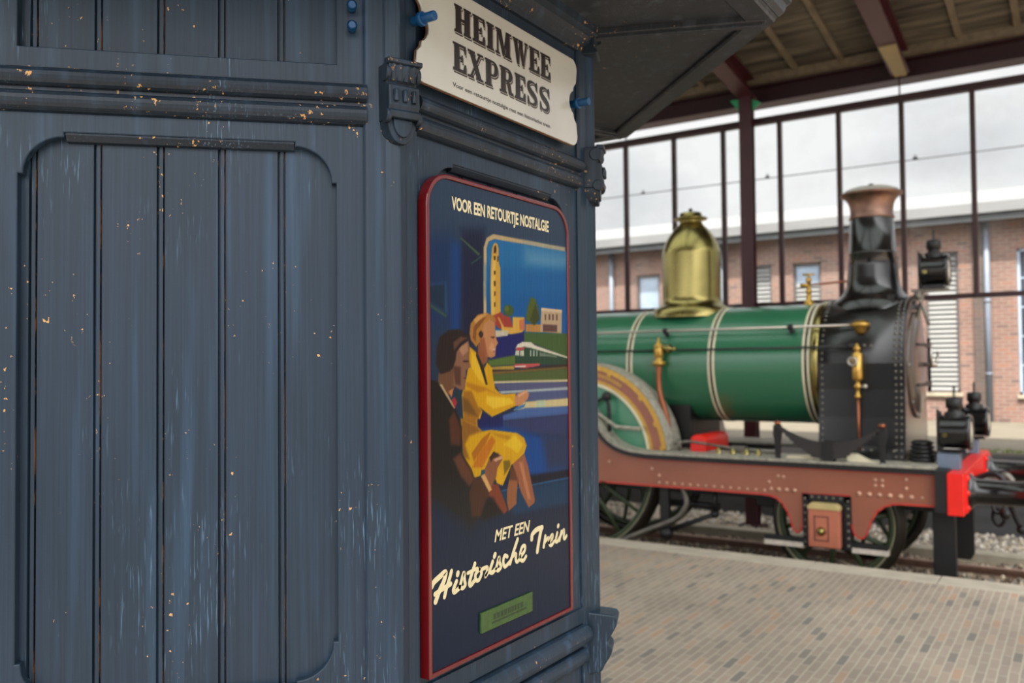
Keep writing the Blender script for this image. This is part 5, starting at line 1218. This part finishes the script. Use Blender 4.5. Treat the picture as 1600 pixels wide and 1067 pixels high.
b = MB(); b.path([(-4.40, NY+0.10, 1.42), (-4.36, NY+0.10, 1.30), (-4.35, NY+0.10, 1.02)], 0.022, 8); b.ball((-4.385, NY+0.10, 1.40), 0.055); b.tube((-4.62, NY+0.10, 1.30), (-4.38, NY+0.10, 1.40), 0.02, 8); b.build('reversing_link', 'black_matt', loco)
b = MB(); b.path([(-4.75, NY+0.08, 1.32), (-4.45, NY+0.08, 1.19), (-4.26, NY+0.08, 1.07), (-3.98, NY+0.08, 1.06)], 0.022, 8, smooth=False); b.build('side_rail', 'tread', loco)

# ------------------------------------------------------------------ lamps carried by the locomotive
def lamp(pos, label, s=1.0):
    x, y, z = pos; t = thing('locomotive_lamp', label, 'lamp', pos, 'lamps on the front of the locomotive')
    b = MB(); b.prism([(-0.10*s, -0.11*s), (0.10*s, -0.11*s), (0.085*s, -0.085*s), (-0.085*s, -0.085*s)], lambda p, q, d: (x+p, y+d, z+0.11*s+q), -0.09*s, 0.09*s)
    b.lathe([(0.0, -0.115*s), (0.125*s, -0.115*s), (0.14*s, -0.10*s), (0.14*s, 0.09*s), (0.148*s, 0.10*s), (0.0, 0.10*s)], (x, y, z+0.17*s), 'X', 28); b.build('body', 'black', t)
    b = MB(); b.lathe([(0.148*s, 0.098*s), (0.155*s, 0.115*s), (0.14*s, 0.135*s), (0.122*s, 0.13*s), (0.122*s, 0.10*s)], (x, y, z+0.17*s), 'X', 28, closed=True); b.build('lens_rim', 'black', t)
    b = MB(); b.lathe([(0.122*s, 0.118*s), (0.08*s, 0.132*s), (0.0, 0.138*s)], (x, y, z+0.17*s), 'X', 24); b.build('lens', 'lamp_glass', t)
    b = MB(); b.lathe([(0.078*s, 0.29*s), (0.082*s, 0.33*s), (0.055*s, 0.345*s), (0.05*s, 0.37*s), (0.066*s, 0.375*s), (0.066*s, 0.45*s), (0.045*s, 0.46*s), (0.0, 0.465*s)], (x, y, z), 'Z', 18); b.build('chimney', 'black_matt', t)
    b = MB(); b.path([(x, y-0.06*s, z+0.455*s), (x, y-0.05*s, z+0.54*s), (x, y, z+0.56*s), (x, y+0.05*s, z+0.54*s), (x, y+0.06*s, z+0.455*s)], 0.005*s, 6); b.build('handle', 'black_matt', t)
    b = MB(); b.tube((x-0.06*s, y-0.138*s, z+0.15*s), (x-0.06*s, y-0.15*s, z+0.15*s), 0.02*s, 10); b.build('knob', 'brass', t)
    b = MB(); b.prism([(-0.135*s, 0.0), (-0.10*s, 0.0), (-0.10*s, 0.33*s), (-0.135*s, 0.36*s)], lambda p, q, d: (x+p, y+d, z+q), -0.05*s, 0.05*s); b.build('back_plate', 'black_matt', t)
lamp((-1.215, TRACK_Y, 2.482), 'black lamp on the bracket above the smokebox door, highest of the three', 1.05)
lamp((-0.975, TRACK_Y-0.80, 0.94), 'black lamp on the grey stand at the platform end of the buffer beam', 1.05)
lamp((-0.965, TRACK_Y+0.80, 0.94), 'black lamp at the far end of the buffer beam, partly behind the nearer one', 1.05)

# ------------------------------------------------------------------ station canopy: glazed screen, column, beam, rafters, planked roof
SY = 11.8
screen = thing('glazed_screen', 'tall maroon iron screen of narrow glass panes hanging behind the locomotive', 'window screen', (-3.8, SY, 2.5))
MX = [-3.82+0.0]; mull = [-10.35, -9.58, -8.80, -8.02, -7.24, -6.47, -5.69, -4.915, -4.172, -3.378, -2.606, -1.843, -1.048, -0.27, 0.50, 1.28, 2.05]
TZ, BZ = 5.085, 2.545
b = MB(); b.box(-10.4, 2.1, SY-0.05, SY+0.05, TZ-0.045, TZ+0.045); b.build('top_rail', 'maroon', screen)
b = MB(); b.box(-10.4, 2.1, SY-0.04, SY+0.04, BZ-0.030, BZ+0.030); b.build('bottom_rail', 'maroon', screen)
for X in mull:
    b = MB(); b.box(X-0.028, X+0.028, SY-0.045, SY+0.03, BZ, TZ); b.box(X-0.012, X+0.012, SY-0.065, SY-0.045, BZ, TZ); b.build('mullion', 'screen_iron', screen)
for x0, x1 in zip(mull[:-1], mull[1:]):
    b = MB(); b.box(x0+0.02, x1-0.02, SY+0.004, SY+0.008, BZ+0.02, TZ-0.03); b.build('pane', 'glass', screen)
for X in (-5.69, -1.86, 1.28):
    b = MB(); b.tube((X, SY, TZ+0.04), (X, SY, 5.42), 0.010, 8); b.build('hanger_rod', 'screen_iron', screen)

CLX = -3.775
col = thing('canopy_column', 'slim maroon iron column behind the locomotive boiler, carrying the canopy', 'column', (CLX, SY-0.18, -0.47))
b = MB()
b.box(CLX-0.085, CLX+0.085, SY-0.255, SY-0.24, -0.47, 5.40); b.box(CLX-0.085, CLX+0.085, SY-0.12, SY-0.105, -0.47, 5.40); b.box(CLX-0.008, CLX+0.008, SY-0.24, SY-0.12, -0.47, 5.40); b.build('shaft', 'maroon_lit', col)
b = MB(); b.box(CLX-0.16, CLX+0.16, SY-0.31, SY-0.05, -0.48, -0.43); b.build('base_plate', 'maroon', col)
for s in (-1, 1):
    b = MB(); b.prism([(s*0.085, 5.39), (s*0.22, 5.39), (s*0.085, 5.19)] if s < 0 else [(s*0.085, 5.36), (s*0.20, 5.30), (s*0.085, 5.22)], lambda p, q, d: (CLX+p, d, q), SY-0.19, SY-0.16); g = b.build('gusset', 'gusset_green', col); g['label'] = 'green gusset plate'

b = MB(); b.box(-14, 2, SY-0.02, SY+0.28, 5.335, 5.355); b.box(-14, 2, SY-0.02, SY+0.28, 5.575, 5.595); b.box(-14, 2, SY+0.10, SY+0.13, 5.355, 5.575)
tag(b.build('canopy_beam', 'maroon'), 'long dark maroon iron beam above the glazed screen, resting on the column', 'beam')
SL = -0.115
RIDGE = 3.0
def roof_z(y): return 5.70+SL*(RIDGE-SY)-abs(SL)*abs(y-RIDGE) if y < RIDGE else 5.70+SL*(y-SY)
RY0, RY1 = -3.0, 12.35
lab = {-3.775: 'maroon roof rafter running out to the head of the slim column', -1.835: 'maroon roof rafter with a pale end plate, right of the column'}
for X in (-3.775, -1.835):
    t = thing('canopy_rafter', lab[X], 'rafter', (X, SY, 5.6), 'maroon rafters under the canopy roof')
    b = MB(); hw = 0.11
    for (h0, h1, w) in ((-0.075, -0.058, hw), (-0.33, -0.312, hw), (-0.312, -0.075, 0.008)):
        vs = [(X+sx*w, y, roof_z(y)+h) for sx in (-1, 1) for y in (RIDGE, SY-0.03) for h in (h0, h1)]
        b.add(vs, [(0, 1, 3, 2), (4, 6, 7, 5), (0, 4, 5, 1), (2, 3, 7, 6), (0, 2, 6, 4), (1, 5, 7, 3)])
    b.build('joist', 'maroon_lit', t)
    if X > -3:
        b = MB(); b.prism([(-0.10, 10.85), (0.10, 10.85), (0.07, SY-0.03), (-0.07, SY-0.03)], lambda p, q, d: (X+p, q, roof_z(q)-0.332+d), -0.012, 0.0); g = b.build('end_plate', 'gusset_cream', t); g['label'] = 'pale end plate'
# planked roof
b = MB(); y = RY0; rr = random.Random(2)
SK0, SK1 = 5.0, 9.0      # assumed, unseen frosted skylight, added to light the locomotive and platform
while y < RY1:
    w = 0.16
    if SK0-0.10 < y < SK1-0.06:
        y = SK1; continue
    dz = rr.uniform(-0.006, 0.006)
    vs = [(x, yy, roof_z(yy)+dz+h) for x in (-16, 2.0) for yy in (y+0.004, y+w-0.004) for h in (0.0, 0.03)]
    b.add(vs, [(0, 1, 3, 2), (4, 6, 7, 5), (0, 4, 5, 1), (2, 3, 7, 6), (0, 2, 6, 4), (1, 5, 7, 3)]); y += w
ceil = struct(b.build('ceiling', 'plank')); ORIGIN[ceil.name] = Vector()
b = MB()
for ya, yb in ((RY0, RIDGE), (RIDGE, SK0), (SK1, RY1)):
    vs = [(x, yy, roof_z(yy)+h) for x in (-16, 2.0) for yy in (ya, yb) for h in (0.035, 0.07)]
    b.add(vs, [(0, 1, 3, 2), (4, 6, 7, 5), (0, 4, 5, 1), (2, 3, 7, 6), (0, 2, 6, 4), (1, 5, 7, 3)]); b.build('roof_skin', 'gutter', ceil)
for X in (-7.4, -6.8, -6.2, -5.6, -5.0, -4.4, -3.12, -2.53, -1.16, -0.55, 0.06, 0.67):
    b = MB(); vs = [(x, yy, roof_z(yy)+h) for x in (X-0.035, X+0.035) for yy in (SK1, SY-0.08) for h in (-0.045, 0.0)]
    b.add(vs, [(0, 1, 3, 2), (4, 6, 7, 5), (0, 4, 5, 1), (2, 3, 7, 6), (0, 2, 6, 4), (1, 5, 7, 3)]); b.build('batten', 'batten', ceil)
b = MB(); b.box(-14, 2, SY-0.13, SY-0.03, roof_z(SY)-0.10, roof_z(SY)+0.01); b.build('wall_plate', 'batten', ceil)
for yy in (5.0, 8.95):
    b = MB(); b.box(-14, 2, yy-0.05, yy+0.05, roof_z(yy)-0.075, roof_z(yy)+0.0); b.build('purlin', 'batten', ceil)

b = MB()
for k in range(12):
    x0 = -16+k*1.5; vs = [(x, yy, roof_z(yy)+h) for x in (x0+0.02, x0+1.48) for yy in (SK0, SK1) for h in (0.03, 0.036)]
    b.add(vs, [(0, 1, 3, 2), (4, 6, 7, 5), (0, 4, 5, 1), (2, 3, 7, 6), (0, 2, 6, 4), (1, 5, 7, 3)])
sk = struct(b.build('added_skylight', 'frosted')); sk['label'] = 'assumed frosted skylight strip, added to light the locomotive and platform'
ORIGIN[sk.name] = Vector()
b = MB()
for k in range(13):
    x0 = -16+k*1.5; vs = [(x, yy, roof_z(yy)+h) for x in (x0-0.025, x0+0.025) for yy in (SK0, SK1) for h in (-0.03, 0.05)]
    b.add(vs, [(0, 1, 3, 2), (4, 6, 7, 5), (0, 4, 5, 1), (2, 3, 7, 6), (0, 2, 6, 4), (1, 5, 7, 3)])
b.build('added_glazing_bars', 'screen_iron', sk)

# overhead wire seen through the screen
b = MB(); pts = [(-30, 15.5, 5.42), (-18, 15.5, 5.14), (-7.1, 15.5, 5.09), (-0.7, 15.5, 5.085), (8, 15.5, 5.12), (20, 15.5, 5.4)]
b.path(pts, 0.011, 6); w = tag(b.build('overhead_wire', 'wire'), 'thin overhead wire crossing the sky beyond the glazed screen', 'wire'); ORIGIN[w.name] = Vector()
for X in (-7.115, -4.673, -2.226, 0.25):
    b = MB(); b.tube((X, 15.5, 5.09), (X, 15.5, 5.17), 0.045, 8, r1=0.012); b.build('clamp', 'wire', w)

# ------------------------------------------------------------------ brick building beyond the dock
BY = 19.0
bld = thing('brick_building', 'long low red brick station building with white louvred windows beyond the dock', 'building', (-5, BY, 0.575))
W = [(-10.75, -10.08, 2.0, 3.72, 'pane_dark'), (-8.93, -8.33, 1.15, 3.88, 'pane_blue'), (-6.30, -5.67, 1.15, 3.92, 'louvre'), (-5.21, -4.62, 1.15, 3.90, 'louvre_glass'), (-3.72, -3.08, 1.15, 3.90, 'pane_blue'), (-2.60, -2.0, 1.13, 3.92, 'louvre'), (-1.0, -0.40, 1.10, 3.88, 'pane_dark'), (0.6, 1.2, 1.10, 3.9, 'pane_dark')]
holes = [[(x0, z0), (x1, z0), (x1, z1), (x0, z1)] for x0, x1, z0, z1, k in W]
me = plate([(-30, 0.5), (14, 0.5), (14, 4.75), (-30, 4.75)], holes, 0.35, 0.0)
b = MB(); b.mesh(me, lambda p, q, d: (p, BY+d, q)); b.build('wall', 'brick', bld)
b = MB(); b.box(-30, 14, BY+0.36, BY+6, 0.5, 4.7); b.build('inner_wall', 'gutter', bld)
b = MB(); b.box(-30, 14, BY-0.46, BY-0.40, 4.56, 4.76); b.prism([(BY-0.46, 4.76), (BY+6, 6.1), (BY+6, 6.0), (BY-0.40, 4.68)], lambda p, q, d: (d, p, q), -30, 14); rf2 = b.build('roof', 'fascia', bld)
b = MB(); b.box(-30, 14, BY-0.40, BY+0.02, 4.52, 4.57); b.box(-30, 14, BY-0.40, BY-0.28, 4.42, 4.53); b.build('gutter', 'gutter', rf2)
for x0, x1, z0, z1, k in W:
    b = MB(); f = 0.05
    for r_ in ((x0, x0+f, z0, z1), (x1-f, x1, z0, z1), (x0, x1, z0, z0+f), (x0, x1, z1-f, z1)): b.box(r_[0], r_[1], BY+0.04, BY+0.16, r_[2], r_[3])
    if k == 'pane_dark':
        n_ = 5
        for j in range(1, n_): b.box(x0, x1, BY+0.08, BY+0.11, z0+(z1-z0)*j/n_-0.012, z0+(z1-z0)*j/n_+0.012)
    win = b.build('window', 'dark_wood' if k != 'pane_dark' else 'pane_blue', bld)
    b = MB(); b.box(x0-0.04, x1+0.04, BY-0.06, BY+0.05, z0-0.07, z0); b.build('sill', 'concrete', win)
    if k.startswith('louvre'):
        b = MB(); z = z0+f; zt = z1-f if k == 'louvre' else z1-0.45; stp = 0.095
        while z < zt-0.03:
            b.prism([(BY+0.06, z), (BY+0.075, z), (BY+0.135, z+stp+0.022), (BY+0.12, z+stp+0.022)], lambda p, q, d: (d, p, q), x0+f, x1-f); z += stp
        b.build('louvre', 'white_slat', win)
        if k == 'louvre_glass': b = MB(); b.box(x0+f, x1-f, BY+0.10, BY+0.11, zt, z1-f); b.build('pane', 'pane_blue', win)
    else:
        b = MB(); b.box(x0+f, x1-f, BY+0.10, BY+0.11, z0+f, z1-f); b.build('pane', k, win)
for X in (-9.57, -6.80, -1.50):
    b = MB(); b.tube((X, BY-0.07, 0.575), (X, BY-0.07, 4.52), 0.055, 12)
    for z in (1.5, 2.9, 4.2): b.tube((X, BY-0.07, z-0.02), (X, BY-0.07, z+0.02), 0.065, 12)
    b.build('downpipe', 'zinc_pipe', bld)
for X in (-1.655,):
    b = MB(); b.box(X-0.09, X+0.09, BY-0.06, BY+0.02, 0.575, 4.5); b.build('brick_strip', 'brick_grey', bld)  # raised strip in a darker grey-brown than the wall, left of the downpipe
